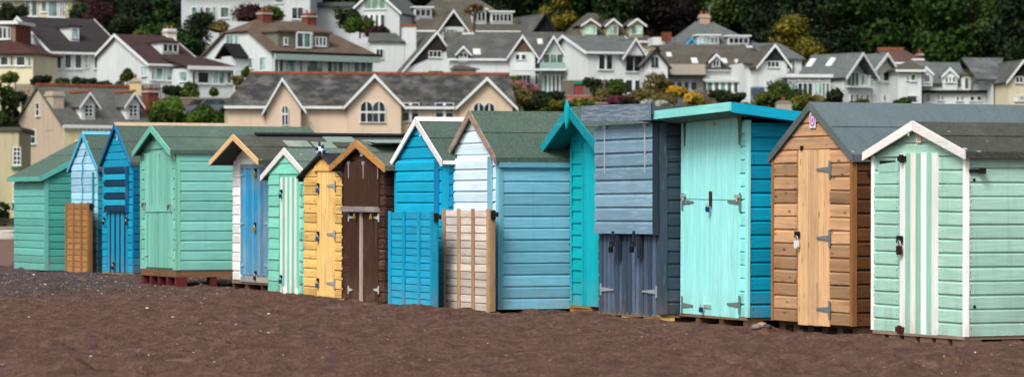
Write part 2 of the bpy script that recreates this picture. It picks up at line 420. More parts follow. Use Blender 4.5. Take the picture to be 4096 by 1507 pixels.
        for i in range(1, blocks):
            f = i/(blocks-1); yy = y0+(y1-y0-bw)*f-oy
            mb = MB(); mb.box(x1-ox-.2, x1-ox-.012, yy, yy+bw, -.12, zt-hb-.002, s.rd.random()); mb.build('block', mz, e)
        return e
bp = bpy.context.view_layer
G = 'beach huts in a row on the sand'
WH = paint('#e9e8e2', 'x', .08, '#9a958a'); WHZ = paint('#eceae4', 'z', .10, '#a49c90')
FELTG = felt('#46584f', .7, '#6e766c'); FELTD = felt('#44453e', .6, '#6f6d5c', .5); FELTS = felt('#58666a', .35, '#6f7c7e', .3); FELTG2 = felt('#4d6157', .5, '#79836f', .45)

# 1 far-left sage green hut, ridge parallel to its low front wall
h = Hut('beach_hut', 'sage green clapboard hut with its low eave facing left, farthest along the row', 'beach hut', 65, 183, 24, group=G)
h.W = -h.fx(60); h.L = 2.7; zb = h.z(1081); ze = h.z(694); zr = h.z(562, -h.W*.5, h.L*.5)
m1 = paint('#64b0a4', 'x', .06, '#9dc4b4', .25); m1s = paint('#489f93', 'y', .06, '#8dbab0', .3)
mid = h.L/2; sl = (zr-ze)/mid
mb = MB(); mb.box(-h.W, 0, 0, .02, zb, ze, .3); h.clad(mb, 'f', -h.W, 0, zb, ze, .145); h.part('front_wall', mb, m1)
for sd in 'rl':
    mb = MB(); x = 0 if sd == 'r' else -h.W+.02
    mb.prism([(x, .02, zb), (x, h.L-.02, zb), (x, h.L-.02, ze), (x, mid, zr-.03), (x, .02, ze)], (-.02, 0, 0), .3)
    def cl(z, ze=ze, sl=sl, mid=mid, zr=zr, L=h.L):
        if z <= ze: return (0, L)
        q = max(0, (zr-.035-z)/sl); return (mid-q, mid+q)
    h.clad(mb, sd, 0, h.L, zb, zr-.04, .145, clip=cl); h.part('side_wall', mb, m1s)
mb = MB(); mb.box(-h.W, 0, h.L-.02, h.L, zb, ze, .3); h.clad(mb, 'b', -h.W, 0, zb, ze, .145); h.part('back_wall', mb, m1)
rf = MB(); o_ = .12
for sg in (-1, 1):
    ye = mid+sg*(mid+o_); zz = zr-sl*(mid+o_)
    rf.slab([(-h.W-.1, mid, zr), (.07, mid, zr), (.07, ye, zz), (-h.W-.1, ye, zz)], .03, .5)
    rf.slab([(-h.W-.1, mid, zr+.01), (.07, mid, zr+.01), (.07, mid+sg*.6, zr-sl*.6+.01), (-h.W-.1, mid+sg*.6, zr-sl*.6+.01)], .008, .7)
    b = MB(); b.prism([(.075, mid, zr+.015), (.075, ye, zz+.015), (.075, ye, zz-.09), (.075, mid, zr-.1)], (.022, 0, 0)); h.part('bargeboard', b, paint('#58ae9e', 'y', .05))
h.part('roof', rf, felt('#4a6256', .5, '#6c7a6c'))
b = MB(); b.box(-h.W-.1, .095, -o_-.025, -o_-.003, zr-sl*(mid+o_)-.09, zr-sl*(mid+o_)+.005); h.part('fascia', b, paint('#5aa898', 'x', .05))
b = MB(); b.box(-h.W-.1, .08, mid-.05, mid+.05, zr+.005, zr+.03); h.part('ridge_cap', b, plain('#c9cfc6'))
b = MB(); b.box(-.03, .03, -.03, -.002, zb, ze-.04); b.box(.003, .03, -.001, .05, zb, ze-.02); h.part('corner_trim', b, m1)
h.lock(-h.W+.06, h.z(830), body=BLUEP)
h.pallet(-h.W, 0, .02, 2, -.02, zb, 'weathered boards under the far left sage green hut', '#5d4c3c')

# 2 pale blue narrow hut with rope
h = Hut('beach_hut', 'narrow pale blue hut with a rope hanging down its gable front', 'beach hut', 62.5, 391, 24, group=G)
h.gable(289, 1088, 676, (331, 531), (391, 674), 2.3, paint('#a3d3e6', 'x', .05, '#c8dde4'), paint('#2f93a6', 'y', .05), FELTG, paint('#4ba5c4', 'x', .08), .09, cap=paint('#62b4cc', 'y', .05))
h.card(343, 583, .06, .1)
b = MB(); x = h.fx(374, .03); b.box(x-.035, x+.035, -.05, -.022, h.zb, h.z(688)); h.part('door_post', b, paint('#1f8299', 'z', .05))
b = MB(); b.tube([(h.fx(p, .05), -.05, h.z(q, h.fx(p), 0)) for p, q in ((344, 605), (338, 625), (328, 650), (331, 680), (326, 720), (330, 760), (328, 812))], .012, 5); h.part('rope', b, plain('#1f7fb4'))
# 3 blue hut with navy striped shutter
h = Hut('beach_hut', 'bright blue hut with navy striped shutter above a striped blue door', 'beach hut', 60, 532, 24, group=G)
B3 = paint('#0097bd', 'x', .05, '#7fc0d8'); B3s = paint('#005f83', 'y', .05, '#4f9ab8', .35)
h.gable(413, 1090, 660, (461, 495), (523, 650), 2.4, B3, B3s, FELTG, paint('#1b7fae', 'x', .05), .085, hole=(h.fx(432), h.fx(510), 0, h.z(668)), bargeL=paint('#0f5f92', 'x', .05), cap=plain('#b4a184'))
h.card(468, 548, .06, .12)
x0, x1, z0, z1 = h.fr(416, 668, 504, 847, .08)
NAVY = paint('#06304c', 'x', .05, '#44607c'); LB3 = paint('#0aa9cc', 'x', .05)
h.flap(x0, x1-.02, z0, z1, [NAVY, LB3], .03, .05, (z1-z0)/7, edge=paint('#0e5580', 'z'), stripe=[0, 1])
x0, x1, z0, z1 = h.fr(433, 850, 510, 1088, .03)
d = h.door(x0, x1, z0, z1, [paint('#0590b8', 'z', .05), paint('#06304c', 'z', .05)], 12, [0, 1, 0, 0, 1, 0])
for px, py in ((418, 880), (508, 880), (455, 1058)): h.lock(h.fx(px, .05), h.z(py, h.fx(px)), .05, DARKM, d, 1.5)
h.pallet(-h.W, 0, -.02, 2, -.02, h.zb, 'pale wooden boards under the blue hut with navy stripes', '#a08e66')
# 4 large green hut
h4 = h = Hut('beach_hut', 'large sea green hut with stable door and long clapboard side on red pallets', 'beach hut', 53.6, 710, 24, lean=-.3, group=G)
G4 = paint('#7bbfad', 'x', .05, '#a9d6c3', .15); G4s = paint('#7ec4b8', 'y', .06, '#4f8f79', .3)
h.gable(570, 1079, 612, (607, 503), (682, 600), 2.62, G4, G4s, FELTG2, paint('#6cb2a0', 'x', .08, '#3f6f60'), .1, .168, hole=(h.fx(580), h.fx(694), h.z(1070), h.z(606)), trim=paint('#79bea3', 'z', .05), trimw=.045)
x0, x1, z0, z1 = h.fr(580, 608, 692, 822, .03); G4z = paint('#76bba8', 'z', .05, '#a9d6c3', .15)
d = h.door(x0, x1, z0, z1, G4z, 14, nm='door', gap=.0015, label='upper half of the sea green stable door')
for px in (583, 636, 688): h.strap(h.fx(px, .04), z1-.42, z1-.02, .036, d, G4z)
x0, x1, z0, z1 = h.fr(580, 824, 692, 1068, .03); xm = (x0+x1)/2
d = h.door(x0, xm-.01, z0, z1, G4z, 7, nm='door', gap=.0015); d2 = h.door(xm+.01, x1, z0, z1, G4z, 7, nm='door', gap=.0015)
b = MB(); b.box(x0, x1, -.05, -.035, z1-.09, z1+.01); h.part('cross_rail', b, G4, d)
h.hinge(x0+.03, z0+.2, 1, .17, .036, d, plain('#8fb8a8')); h.hinge(x1-.03, z0+.2, -1, .17, .036, d2, plain('#8fb8a8'))
for px, py in ((576, 816), (678, 826)):
    x = h.fx(px, .05); b = MB(); z = h.z(py, x); b.tube([(x-.09, -.05, z-.04), (x, -.07, z+.03), (x+.08, -.06, z+.03)], .018, 6); b.tube([(x+.06, -.06, z+.04), (x+.07, -.06, z-.1)], .015, 6); h.part('latch', b, STEEL, d)
b = MB(); x = h.fx(697, .035); b.box(x-.04, x+.04, -.04, -.034, h.z(640), h.z(612)); h.part('notice', b, plain('#d8cde0'))
zt = h.zb
p = h.pallet(-h.W, 0, -.03, 2.5, 0, zt-.002, 'dark red painted pallet under the large sea green hut', '#7d5c42', 5, .11, '#5a2224')
# 5 white hut with blue double doors
h = Hut('beach_hut', 'white hut with weathered blue double doors and a cream edged overhanging roof', 'beach hut', 50.6, 1112, 24, group=G)
h.gable(935, 1128, 640, (936, 541), (1034, 640), 2.6, paint('#ecebe6', 'x', .1, '#a39c90', .15), None, FELTD, paint('#dcb985', 'x', .12, '#a98758', .2), .085, .15, hole=(h.fx(960), h.fx(1080), h.z(1128), h.z(654)))
D5 = [paint('#2f8fbd', 'z', .6, '#7f98a6', .6, var=.35), paint('#3f7da6', 'x', .6, '#9a9a90', .5)]
x0, x1, z0, z1 = h.fr(962, 672, 1076, 1100, .03); xm = (x0+x1)/2
da = h.door(x0, xm-.01, z0, z1, D5[0], 5, fancy=.006, gap=.006); db = h.door(xm+.01, x1, z0, z1, D5[0], 5, fancy=.006, gap=.006)
b = MB(); a = h.fr(962, 656, 1076, 674, .04); b.box(a[0], a[1], -.045, -.01, a[2]+.005, a[3]); h.part('door_lintel', b, D5[1])
b = MB(); a = h.fr(962, 1107, 1076, 1128, .04); b.box(a[0]+.02, a[1]-.02, -.05, -.01, a[2], a[3]); h.part('kick_board', b, paint('#6f8d9c', 'x', .9, '#a8a69c', .5))
for px, py, bd in ((1022, 688, BRASS), (1020, 903, BRASS), (1022, 1096, RUSTY)):
    h.lock(h.fx(px, .05), h.z(py, h.fx(px)), .04, bd, da, 1.5)
for py in (700, 893, 1060):
    h.hinge(x0+.03, h.z(py, x0), 1, .17, .035, da, plain('#7fa4b8')); h.hinge(x1-.03, h.z(py, x1), -1, .17, .035, db, plain('#7fa4b8'))
h.pallet(-h.W, 0, -.03, 2.4, 0, h.zb, 'worn brown timber base under the white hut with blue doors', '#7b6650', 4, .06, '#4c3d30')
b = MB(); b.slab([(h.xm-.02, -h.of+.35, h.zr+.05), (h.xm+.1, -h.of+.35, h.zr+.02), (h.xm+.1, 2.7, h.zr+.02), (h.xm-.02, 2.7, h.zr+.05)], .05); h.part('ridge_cap', b, plain('#15181d', .5), h.roof)
b = MB()
for t0, t1, ya, yb in ((.25, .5, .35, .75), (.3, .55, .8, 1.15), (.02, .3, 1.1, 1.6)):
    xa, xb = h.xm+(h.oh-h.xm)*t0, h.xm+(h.oh-h.xm)*t1
    b.slab([(xa, ya, h.zr-h.sl*(xa-h.xm)+.022), (xb, ya, h.zr-h.sl*(xb-h.xm)+.022), (xb, yb, h.zr-h.sl*(xb-h.xm)+.022), (xa, yb, h.zr-h.sl*(xa-h.xm)+.022)], .01)
h.part('felt_patch', b, felt('#7d8f82', .8, '#b0b3a4', .7), h.roof)
# 6 small mint hut with striped door
h = Hut('beach_hut', 'small mint hut with white bargeboards and green and white striped door', 'beach hut', 47.7, 1217, 24, lean=.3, group=G)
G6 = paint('#7bcbb4', 'x', .05, '#a8dccb', .15)
h.gable(1076, 1174, 706, (1151, 597), (1233, 704), 1.7, G6, None, felt('#5c6d63', .5, '#7b8478'), paint('#eeede6', 'x', .1, '#8f8b80'), .085, .16, hole=(h.fx(1118), h.fx(1196), h.zb if hasattr(h, 'zb') else h.z(1176), h.z(708)), lap=True)
x0, x1, z0, z1 = h.fr(1121, 710, 1196, 1172, .03)
W6 = paint('#f4f3ea', 'z', .05, '#b9c5b8'); G6z = paint('#6fc4ac', 'z', .05)
d = h.door(x0, x1, z0, z1, [W6, G6z], 8, [0, 1], gap=.001)
for py in (772, 1112): h.lock(h.fx(1124, .05), h.z(py, h.fx(1124)), .04, BLUEP, d, 1.3)
for py in (760, 940, 1118): b = MB(); z = h.z(py, x1); b.box(x1+.01, x1+.09, -.034, -.02, z-.06, z+.06); h.part('hinge', b, G6z, d)
b = MB(); b.box(x0+.18, x0+.27, -.05, .02, -.05, h.zb+.08, .5); h.part('leg', b, W6)
b = MB(); b.box(x1-.12, x1-.03, -.05, .02, -.05, h.zb+.06, .6); h.part('leg', b, W6)
# 7 yellow pine hut with ball
h = Hut('beach_hut', 'narrow new yellow pine hut with blue padlocks down its door', 'beach hut', 45.9, 1377, 24, lean=.6, group=G)
Y7 = wood('#ddb56c', 'x', '#84561f', .6, var=.2); Y7z = wood('#e6c07a', 'z', '#8a5a28', .55, var=.1)
h.gable(1218, 1192, 706, (1297, 617), (1374, 712), 1.8, Y7, wood('#d7a95c', 'y', '#8a5a28', .5), felt('#24282a', .2, '#3f4444'), paint('#2a2c2c', 'x', .05), .03, .132, hole=(h.fx(1268), h.fx(1338), h.z(1200), h.z(688)), of=.06)
x0, x1, z0, z1 = h.fr(1269, 688, 1337, 1186, .03)
d = h.door(x0, x1, z0, z1, Y7z, 4, fancy=.004)
for py in (750, 942, 1128): h.lock(h.fx(1271, .05), h.z(py, h.fx(1271)), .04, plain('#1d4f82', .4), d, 1.45)
for py in (743, 937, 1133): h.hinge(h.fx(1336, .04), h.z(py, h.fx(1336)), -1, .3, .036, d, GALV)
b = MB(); a = h.fr(1252, 666, 1343, 686, .04); b.prism([(a[0]-.01, -.05, a[2]), (a[1]+.01, -.05, a[2]), (a[1]-.08, -.05, a[3]), (a[0]+.08, -.05, a[3])], (0, .03, 0)); h.part('lintel', b, Y7)
bb = h.pallet(-h.W, 0, -.03, 1.7, 0, h.zb, 'pale new timber under the yellow pine hut', '#b09a68', 2, .5, '#b3a063')
e = empty('ball_ornament', h.e.matrix_basis @ Vector((h.xm, -.06, h.zr)), 0, 'white and blue ball ornament on the peak of the yellow pine hut', 'ornament')
b = MB(); b.ball((0, 0, .045), .075, 12, 8); b.build('ball', plain('#d9dce0', .4), e, True)
b = MB()
for a_, c_ in ((-.05, .07), (.03, .1), (-.01, .02), (.05, .03)): b.ball((a_, -.055, c_), .028, 8, 5)
b.tube([(-.01, -.03, .08), (-.02, -.03, .17)], .02, 6); b.tube([(-.03, -.06, .0), (-.05, -.07, -.06)], .02, 6); b.build('blue_patch', BLUEP, e, True)
# 8 dark brown hut
h = Hut('beach_hut', 'dark brown hut with white hinges and a pale batten between its lower doors', 'beach hut', 43.9, 1541, 24, lean=.3, group=G)
R8 = paint('#40271a', 'x', .25, '#8d766a', .3); R8z = paint('#3f2619', 'z', .15, '#83695c', .3)
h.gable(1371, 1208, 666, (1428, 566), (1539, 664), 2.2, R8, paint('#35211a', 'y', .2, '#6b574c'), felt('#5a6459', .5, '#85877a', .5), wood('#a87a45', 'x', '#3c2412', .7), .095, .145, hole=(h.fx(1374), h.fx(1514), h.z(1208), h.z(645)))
x0, x1, z0, z1 = h.fr(1376, 648, 1511, 828, .05)
d = h.door(x0, x1, z0, z1, R8z, 9, nm='shutter', th=.035, gap=.001)
for px in (1391, 1450, 1508): h.strap(h.fx(px, .06), h.z(716, h.fx(px)), h.z(650, h.fx(px)), .05, d, GALV)
x0, x1, z0, z1 = h.fr(1393, 850, 1512, 1206, .03); xm = h.fx(1449, .03)
da = h.door(x0, xm, z0, z1, R8z, 4, gap=.002); db = h.door(xm+.001, x1, z0, z1, R8z, 4, gap=.002)
b = MB(); b.box(xm-.04, xm+.04, -.06, -.036, z0, z1, .6); h.part('batten', b, wood('#a7988a', 'z', '#5d4d42', .3), db)
for px, q in ((1391, 1), (1511, -1)):
    for py in (870, 1158): h.hinge(h.fx(px, .05), h.z(py, h.fx(px)), q, .16, .038, da if q == 1 else db, plain('#b0b3b0', .5), .055)
b = MB()
for p0, p1 in ((1375, 1407), (1409, 1470), (1472, 1507)): a = h.fr(p0, 827, p1, 848, .06); b.box(a[0], a[1], -.11, -.02, a[2], a[3], h.rd.random())
h.part('sill', b, wood('#8f8985', 'x', '#5a524c', .2))
for px in (1412, 1478): h.lock(h.fx(px, .1), h.z(858, h.fx(px)), .06, BRASS, da, 1.1, hasp=False)
h.card(1442, 590, .13, .15, plain('#dcd3e0')); h.card(1446, 612, .1, .1, plain('#c4c8c4'), plain('#c4c8c4'), .034)
b = MB(); y = -.12
b.slab([(h.xm-.02, y+.1, h.zr+.02), (h.xm+.55, y+.1, h.zr-.02), (h.xm+.55, 2.2, h.zr+.0), (h.xm-.02, 2.2, h.zr+.04)], .012)
b.slab([(h.xm-.02, y+.1, h.zr+.02), (h.xm-.5, y+.1, h.zr-.03), (h.xm-.5, 2.2, h.zr-.01), (h.xm-.02, 2.2, h.zr+.04)], .012)
b.slab([(h.xm-.02, y+.1, h.zr+.02), (h.xm+.3, y+.1, h.zr-.04), (h.xm+.3, 2.2, h.zr-.01), (h.xm-.02, 2.2, h.zr+.04)], .012)
h.part('ridge_sheet', b, plain('#8d9c97', .5), h.roof)
h.pallet(-h.W, 0, .02, 2, 0, h.zb, 'rotting dark timber under the dark brown hut', '#4a4030', 4, .12)
b = MB(); xr = h.fx(1532, -.4); 
pts = [(h.xm+.02+.22*i, .85+.06*i, h.zr+.05-.22*i*h.sl*.95) for i in range(5)]
b.tube(pts, .012, 5); h.part('rope', b, plain('#2f86c0'))
# 9 bright blue hut white barge
h9 = h = Hut('beach_hut', 'bright blue hut with white bargeboards standing behind a blue slatted panel', 'beach hut', 42.3, 1779, 24, group=G)
B9 = paint('#00a8cc', 'x', .05, '#7cc4de', .15)
h.gable(1589, 1228, 648, (1666, 476), (1768, 642), 2.2, B9, paint('#007fa6', 'y', .05), FELTG, paint('#e6e6e2', 'x', .12, '#9b968c'), .085, .15, cap=paint('#dfe0da', 'y', .1), trim=paint('#00a0c6', 'z', .05), trimw=.05)
x0, x1, z0, z1 = h.fr(1590, 640, 1744, 850, .06); h.flap(x0, x1, z0, z1, B9, .025, .055, .15, edge=paint('#177fae', 'z', .05))
h.card(1681, 524, .06, .14)
b = MB(); b.box(h.oh-.01, h.oh+.05, -.05, 2.2, h.zo-.05, h.zo+.0); h.part('gutter', b, paint('#dfe0da', 'y', .1), h.roof)
# 10 pale blue hut
h10 = h = Hut('beach_hut', 'pale ice blue hut with brown bargeboards and long light blue clapboard side', 'beach hut', 41.2, 1997, 24, lean=0, group=G)
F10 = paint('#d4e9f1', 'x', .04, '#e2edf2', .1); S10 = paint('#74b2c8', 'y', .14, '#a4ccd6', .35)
h.gable(1808, 1237, 628, (1881, 446), (1984, 630), 2.7, F10, S10, felt('#485b50', .6, '#67725f', .3), wood('#8f7866', 'x', '#4d382a', .3, grey=.3), .09, .152, trim=paint('#74b2c4', 'z', .05), trimw=.05)
x0, x1, z0, z1 = h.fr(1809, 632, 1958, 850, .06); h.flap(x0, x1, z0, z1, F10, .025, .055, .15, edge=paint('#7fb2c4', 'z', .05))
b = MB(); b.box(.025, .06, -.02, 2.7, h.ze-.12, h.ze-.01); h.part('fascia', b, paint('#62a0b3', 'y', .05))
# slatted panels standing before huts
def panel(h, px0, py0, px1, py1, off, label, mboard, mbatt, battx, nb=12, foot=None, side=.0):
    a, b_, z0, z1 = h.fr(px0, py0, px1, py1, off)
    e = empty('slatted_panel', h.e.matrix_basis @ Vector((b_, -off, 0)), h.e.rotation_euler.z, label, 'slatted panel', 'slatted panels standing before the huts')
    w = b_-a; p = (z1-z0)/nb
    m = MB(); m.box(-w, 0, .03, .05, z0+.01, z1-.01, .0)
    for i in range(nb): m.box(-w, 0, -.014+h.rd.uniform(0,.006), .0, z0+i*p+.005, z0+(i+1)*p-.005, h.rd.random())
    m.build('boards', mboard, e)
    for i, px in enumerate(battx):
        x = h.fx(px, off)-b_; q = .035
        m = MB(); m.box(max(-w, x-q), min(0, x+q), -.036, -.016, z0-.01, z1+.012, h.rd.random()); m.build('batten', mbatt, e)
    m = MB(); m.box(.002, .022, -.034, .03, z0, z1, .2); m.build('end_board', mbatt, e)
    if foot:
        m = MB(); m.box(-w+.15, .02, -.03, .1, -.1, z0-.012, .4); m.build('foot_board', foot, e)
    m = MB(); m.box(.03, .14, .0, .03, z1-.09, z1-.03); m.box(.03, .05, -.03, .03, z1-.12, z1-.01); m.build('bracket', DARKM, e)
    return e
h2 = Hut('ref', 'x', 'x', 62.5, 391, 24); bpy.data.objects.remove(h2.e); h2.e = empty('tmp', (h2.cx, h2.D, 0), -(math.pi/2-h2.ph))
panel(h2, 265, 812, 362, 1090, .25, 'brown slatted timber panel standing before the narrow pale blue hut', wood('#a2764c', 'x', '#4e3018', .5), wood('#87623a', 'z', '#4d2c12', .3), (269, 298, 330, 357), 12, wood('#8a7448', 'x'))
bpy.data.objects.remove(h2.e)
panel(h9, 1559, 848, 1740, 1222, .34, 'blue slatted panel standing before the white trimmed bright blue hut', paint('#1aa5ca', 'x', .06), paint('#0a93b8', 'z', .06), (1566, 1622, 1681, 1735), 13, paint('#2a6f98', 'x', .2, '#4c5c66'))
panel(h10, 1777, 838, 1968, 1238, .2, 'bare greyish wood slatted panel standing before the pale ice blue hut', wood('#d6c8bc', 'x', '#8a7060', .6, grey=.8, var=.25), wood('#a5835f', 'z', '#5a4030', .3, grey=.2), (1783, 1842, 1899, 1960), 13, wood('#8f7260', 'x'))
# 11 teal hut with porch roof and finial
h = Hut('beach_hut', 'deep teal hut with overhanging porch roof and pointed finial', 'beach hut', 40.4, 2452, 24, group=G)
T11 = paint('#00a3ae', 'x', .03, '#3fbcbc', .12, var=.08); T11z = paint('#00a8b4', 'z', .03, '#5fc8c8', .12, var=.08)
h.gable(2285, 1230, 592, (2278, 430), (2411, 602), 1.9, T11, None, FELTG, paint('#008f9a', 'x', .04), .12, .15, hole=(h.fx(2333), h.fx(2440), h.z(1230), h.z(560)), rth=.025, lap=True, lip=0)
x0, x1, z0, z1 = h.fr(2335, 570, 2440, 1226, .03); d = h.door(x0, x1, z0, z1, T11z, 8, gap=.001)
b = MB(); zz = h.zr; b.prism([(h.xm, -h.of-.05, zz+.1), (h.xm-.05, -h.of-.05, zz+.0), (h.xm-.03, -h.of-.05, zz-.2), (h.xm, -h.of-.05, zz-.27), (h.xm+.03, -h.of-.05, zz-.2), (h.xm+.05, -h.of-.05, zz+.0)], (0, .024, 0)); h.part('finial', b, T11z, h.roof)
b = MB()
for xe in (h.oh-.02, -h.W-h.oh+.02): b.slab([(h.xm, -h.of+.01, h.zr-.028), (xe, -h.of+.01, h.zo-.028), (xe, 0, h.zo-.028), (h.xm, 0, h.zr-.028)], .018)
h.part('soffit', b, paint('#0d8487', 'y', .04), h.roof)
for px in (2285, 2331):
    b = MB(); x = h.fx(px, .025); b.box(x-.02, x+.02, -.034, -.02, h.zb, h.ze); h.part('corner_trim', b, T11z)
h.pallet(-h.W, -.6, -.03, 1.5, 0, h.zb, 'new yellowish timber beam under the deep teal hut', '#a8804c', 3, .4)
# 12 slate grey hut
h = Hut('beach_hut', 'slate grey flat roofed hut with silvery board shutter and two hanging padlocks', 'beach hut', 37.4, 2646, 24, lean=-.2, group=G)
h.W = -h.fx(2397); h.L = 2.3; zb = h.z(1256); zt = h.z(492)
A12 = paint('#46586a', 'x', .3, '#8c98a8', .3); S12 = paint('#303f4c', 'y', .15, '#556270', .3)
mb = MB(); mb.box(-h.W, 0, 0, .02, zb, zt, .3); h.part('front_wall', mb, A12)
mb = MB(); mb.box(-.02, 0, .02, h.L-.02, zb, zt, .3); h.clad(mb, 'r', 0, h.L, zb, zt, .15); h.part('side_wall', mb, S12)
mb = MB(); mb.box(-h.W, -h.W+.02, .02, h.L-.02, zb, zt, .3); h.clad(mb, 'l', 0, h.L, zb, zt, .15); h.part('side_wall', mb, S12)
mb = MB(); mb.box(-h.W, 0, h.L-.02, h.L, zb, zt, .3); h.clad(mb, 'b', -h.W, 0, zb, zt, .15); h.part('back_wall', mb, S12)
xa = h.fx(2352, .15); za = h.z(425+21, xa); za1 = h.z(462, 0)
rb = MB(); rb.prism([(xa, -.2, h.z(430, xa, -.2)), (.12, -.2, h.z(424, 0, -.2)), (.12, h.L+.1, h.z(424, 0, -.2)-.12), (xa, h.L+.1, h.z(430, xa, -.2)-.12)], (0, 0, -.1)); h.part('roof', rb, felt('#4c5660', .4, '#6c7780'))
rb = MB(); rb.prism([(xa-.01, -.23, h.z(428, xa, -.2)+.02), (.14, -.23, h.z(423, 0, -.2)+.02), (.14, -.23, h.z(483, 0, -.2)), (xa-.01, -.23, h.z(486, xa, -.2))], (0, .028, 0)); h.part('fascia', rb, paint('#5e7080', 'x', .4, '#8a98a4', .5))
b = MB(); b.box(-h.W+.1, -.05, -.06, -.003, h.z(502), h.z(490)); h.part('top_rail', b, paint('#7d8792', 'x', .4))
x0, x1, z0, z1 = h.fr(2381, 500, 2614, 934, .1); FL = paint('#789aae', 'x', .18, '#b8ccd6', .55, var=.16)
f = h.flap(x0, x1, z0, z1, FL, .04, .06, .155, edge=paint('#27323e', 'z', .1))
for px in (2416, 2577): h.strap(h.fx(px, .12), z1-.56, z1+.0, .105, f, plain('#a9acb2', .5), .016)
x0, x1, z0, z1 = h.fr(2398, 938, 2626, 1256, .03)
DZ = paint('#43566a', 'z', .12, '#8fa5b4', .6, var=.4); xm = (x0+x1)/2
da = h.door(x0, xm-.004, z0, z1, DZ, 7, gap=.014); db = h.door(xm+.004, x1, z0, z1, DZ, 7, gap=.014)
h.hinge(h.fx(2400, .05), h.z(1153, x0), 1, .36, .036, da, plain('#8b9196')); h.hinge(h.fx(2622, .05), h.z(1166, x1), -1, .36, .036, db, plain('#8b9196'))
for px in (2450, 2534):
    x = h.fx(px, .12); b = MB(); b.box(x-.01, x+.03, -.13, -.1, h.z(985, x), h.z(922, x)); b.box(x+.03, x+.1, -.09, -.05, h.z(1030, x), h.z(938, x)); hp = h.part('hasp', b, metal('#2b3440', .3, .6, .2), f)
    b = MB(); b.prism([(x-.03, -.16, h.z(1008, x)), (x+.04, -.16, h.z(1008, x)), (x+.04, -.16, h.z(985, x)), (x-.03, -.16, h.z(985, x))], (0, .03, 0)); b.tube([(x-.02, -.145, h.z(986, x)), (x-.02, -.145, h.z(965, x)), (x+.03, -.145, h.z(965, x)), (x+.03, -.145, h.z(986, x))], .007, 5); h.part('padlock', b, BLACK, hp)
b = MB(); b.box(-.06, .032, -.03, -.003, zb, zt-.0); b.box(.003, .032, -.002, .06, zb, zt); h.part('corner_trim', b, paint('#384654', 'z', .1))
h.W = h.W; h.zb = zb
h.pallet(-h.W+.05, -.0, -.03, 2, 0, zb, 'pale sawn blocks under the slate grey hut', '#8c7350', 3, .42, '#c9a562')
# 13 turquoise hut
h = Hut('beach_hut', 'tall turquoise stable door hut with deep blue side and wide shallow roof', 'beach hut', 36.0, 2996, 24, lean=.6, group=G)
h.W = -h.fx(2697); h.L = 2.2; zb = h.z(1268); zt = h.z(480); h.zb = zb
T13 = paint('#8fe3df', 'x', .05, '#c3f2ee', .15); T13z = paint('#98e8e4', 'z', .2, '#cff6f2', .1, var=.04); S13 = paint('#0096b8', 'y', .03, '#2ab4d0', .2)
hole = (h.fx(2721), h.fx(2957), h.z(1270), h.z(462))
mb = MB(); mb.box(-h.W, 0, 0, .02, zb, zt, .3); h.clad(mb, 'f', -h.W, 0, zb, zt, .15, hole=hole); h.part('front_wall', mb, T13)
mb = MB(); mb.box(-.02, 0, .02, h.L-.02, zb, zt-.03, .3); h.clad(mb, 'r', 0, h.L, zb, zt-.03, .15); h.part('side_wall', mb, S13)
mb = MB(); mb.box(-h.W, -h.W+.02, .02, h.L-.02, zb, zt-.06, .3); h.clad(mb, 'l', 0, h.L, zb, zt-.06, .15); h.part('side_wall', mb, S13)
mb = MB(); mb.box(-h.W, 0, h.L-.02, h.L, zb, zt-.1, .3); h.clad(mb, 'b', -h.W, 0, zb, zt-.1, .15); h.part('back_wall', mb, S13)
of = .38; xa = h.fx(2562, of); xb = h.fx(2915, of)
zA = h.z(462, xa, -of); zB = h.z(412, xb, -of); dr = .3; xb = max(xb, .1)
rb = MB(); rb.prism([(xa, -of+.005, zA), (xb, -of+.005, zB), (xb, h.L+.15, zB-dr), (xa, h.L+.15, zA-dr)], (0, 0, -.09), .5); h.part('roof', rb, felt('#53706a', .4, '#7d8f88'))
rb = MB(); rb.prism([(xa-.01, -of-.025, zA+.012), (xb+.03, -of-.025, zB+.012), (xb+.03, -of-.025, zB-.085), (xa-.01, -of-.025, zA-.085)], (0, .028, 0)); h.part('fascia', rb, paint('#84d8d2', 'x', .08, '#b8e8dd'))
rb = MB(); rb.prism([(xb+.003, -of+.006, zB+.012), (xb+.003, h.L+.15, zB-dr+.012), (xb+.003, h.L+.15, zB-dr-.1), (xb+.003, -of+.006, zB-.1)], (.028, 0, 0)); h.part('fascia', rb, paint('#00a8c8', 'y', .05))
x0, x1, z0, z1 = h.fr(2722, 470, 2955, 800, .03); du = h.door(x0, x1, z0, z1, T13z, 14, gap=.0012)
x0, x1, z0, z1 = h.fr(2722, 803, 2955, 1264, .03); dl = h.door(x0, x1, z0, z1, T13z, 14, gap=.0012)
for px, py in ((2732, 478), (2950, 464)):
    x = h.fx(px, .05); z = h.z(py, x); b = MB(); b.prism([(x-.035, -.045, z-.0), (x+.035, -.045, z), (x+.008, -.045, z-.32), (x-.008, -.045, z-.32)], (0, .008, 0)); b.box(x-.045, x+.045, -.048, -.036, z-.04, z+.02); h.part('strap_hinge', b, metal('#6f7c7a', .5, .5, .4), du)
HG = metal('#7f8c8c', .4, .55, .3)
for py in (812, 1222):
    h.hinge(h.fx(2724, .05), h.z(py, h.fx(2724)), 1, .28, .036, dl, HG, .1); h.hinge(h.fx(2953, .05), h.z(py-5, h.fx(2953)), -1, .28, .036, dl, HG, .1)
for px in (2733, 2948): x = h.fx(px, .05); b = MB(); z = h.z(785, x); b.box(x-.05, x+.04, -.07, -.036, z-.02, z+.015); b.tube([(x, -.06, z), (x, -.06, z-.06)], .012, 5); h.part('latch', b, GALV, du)
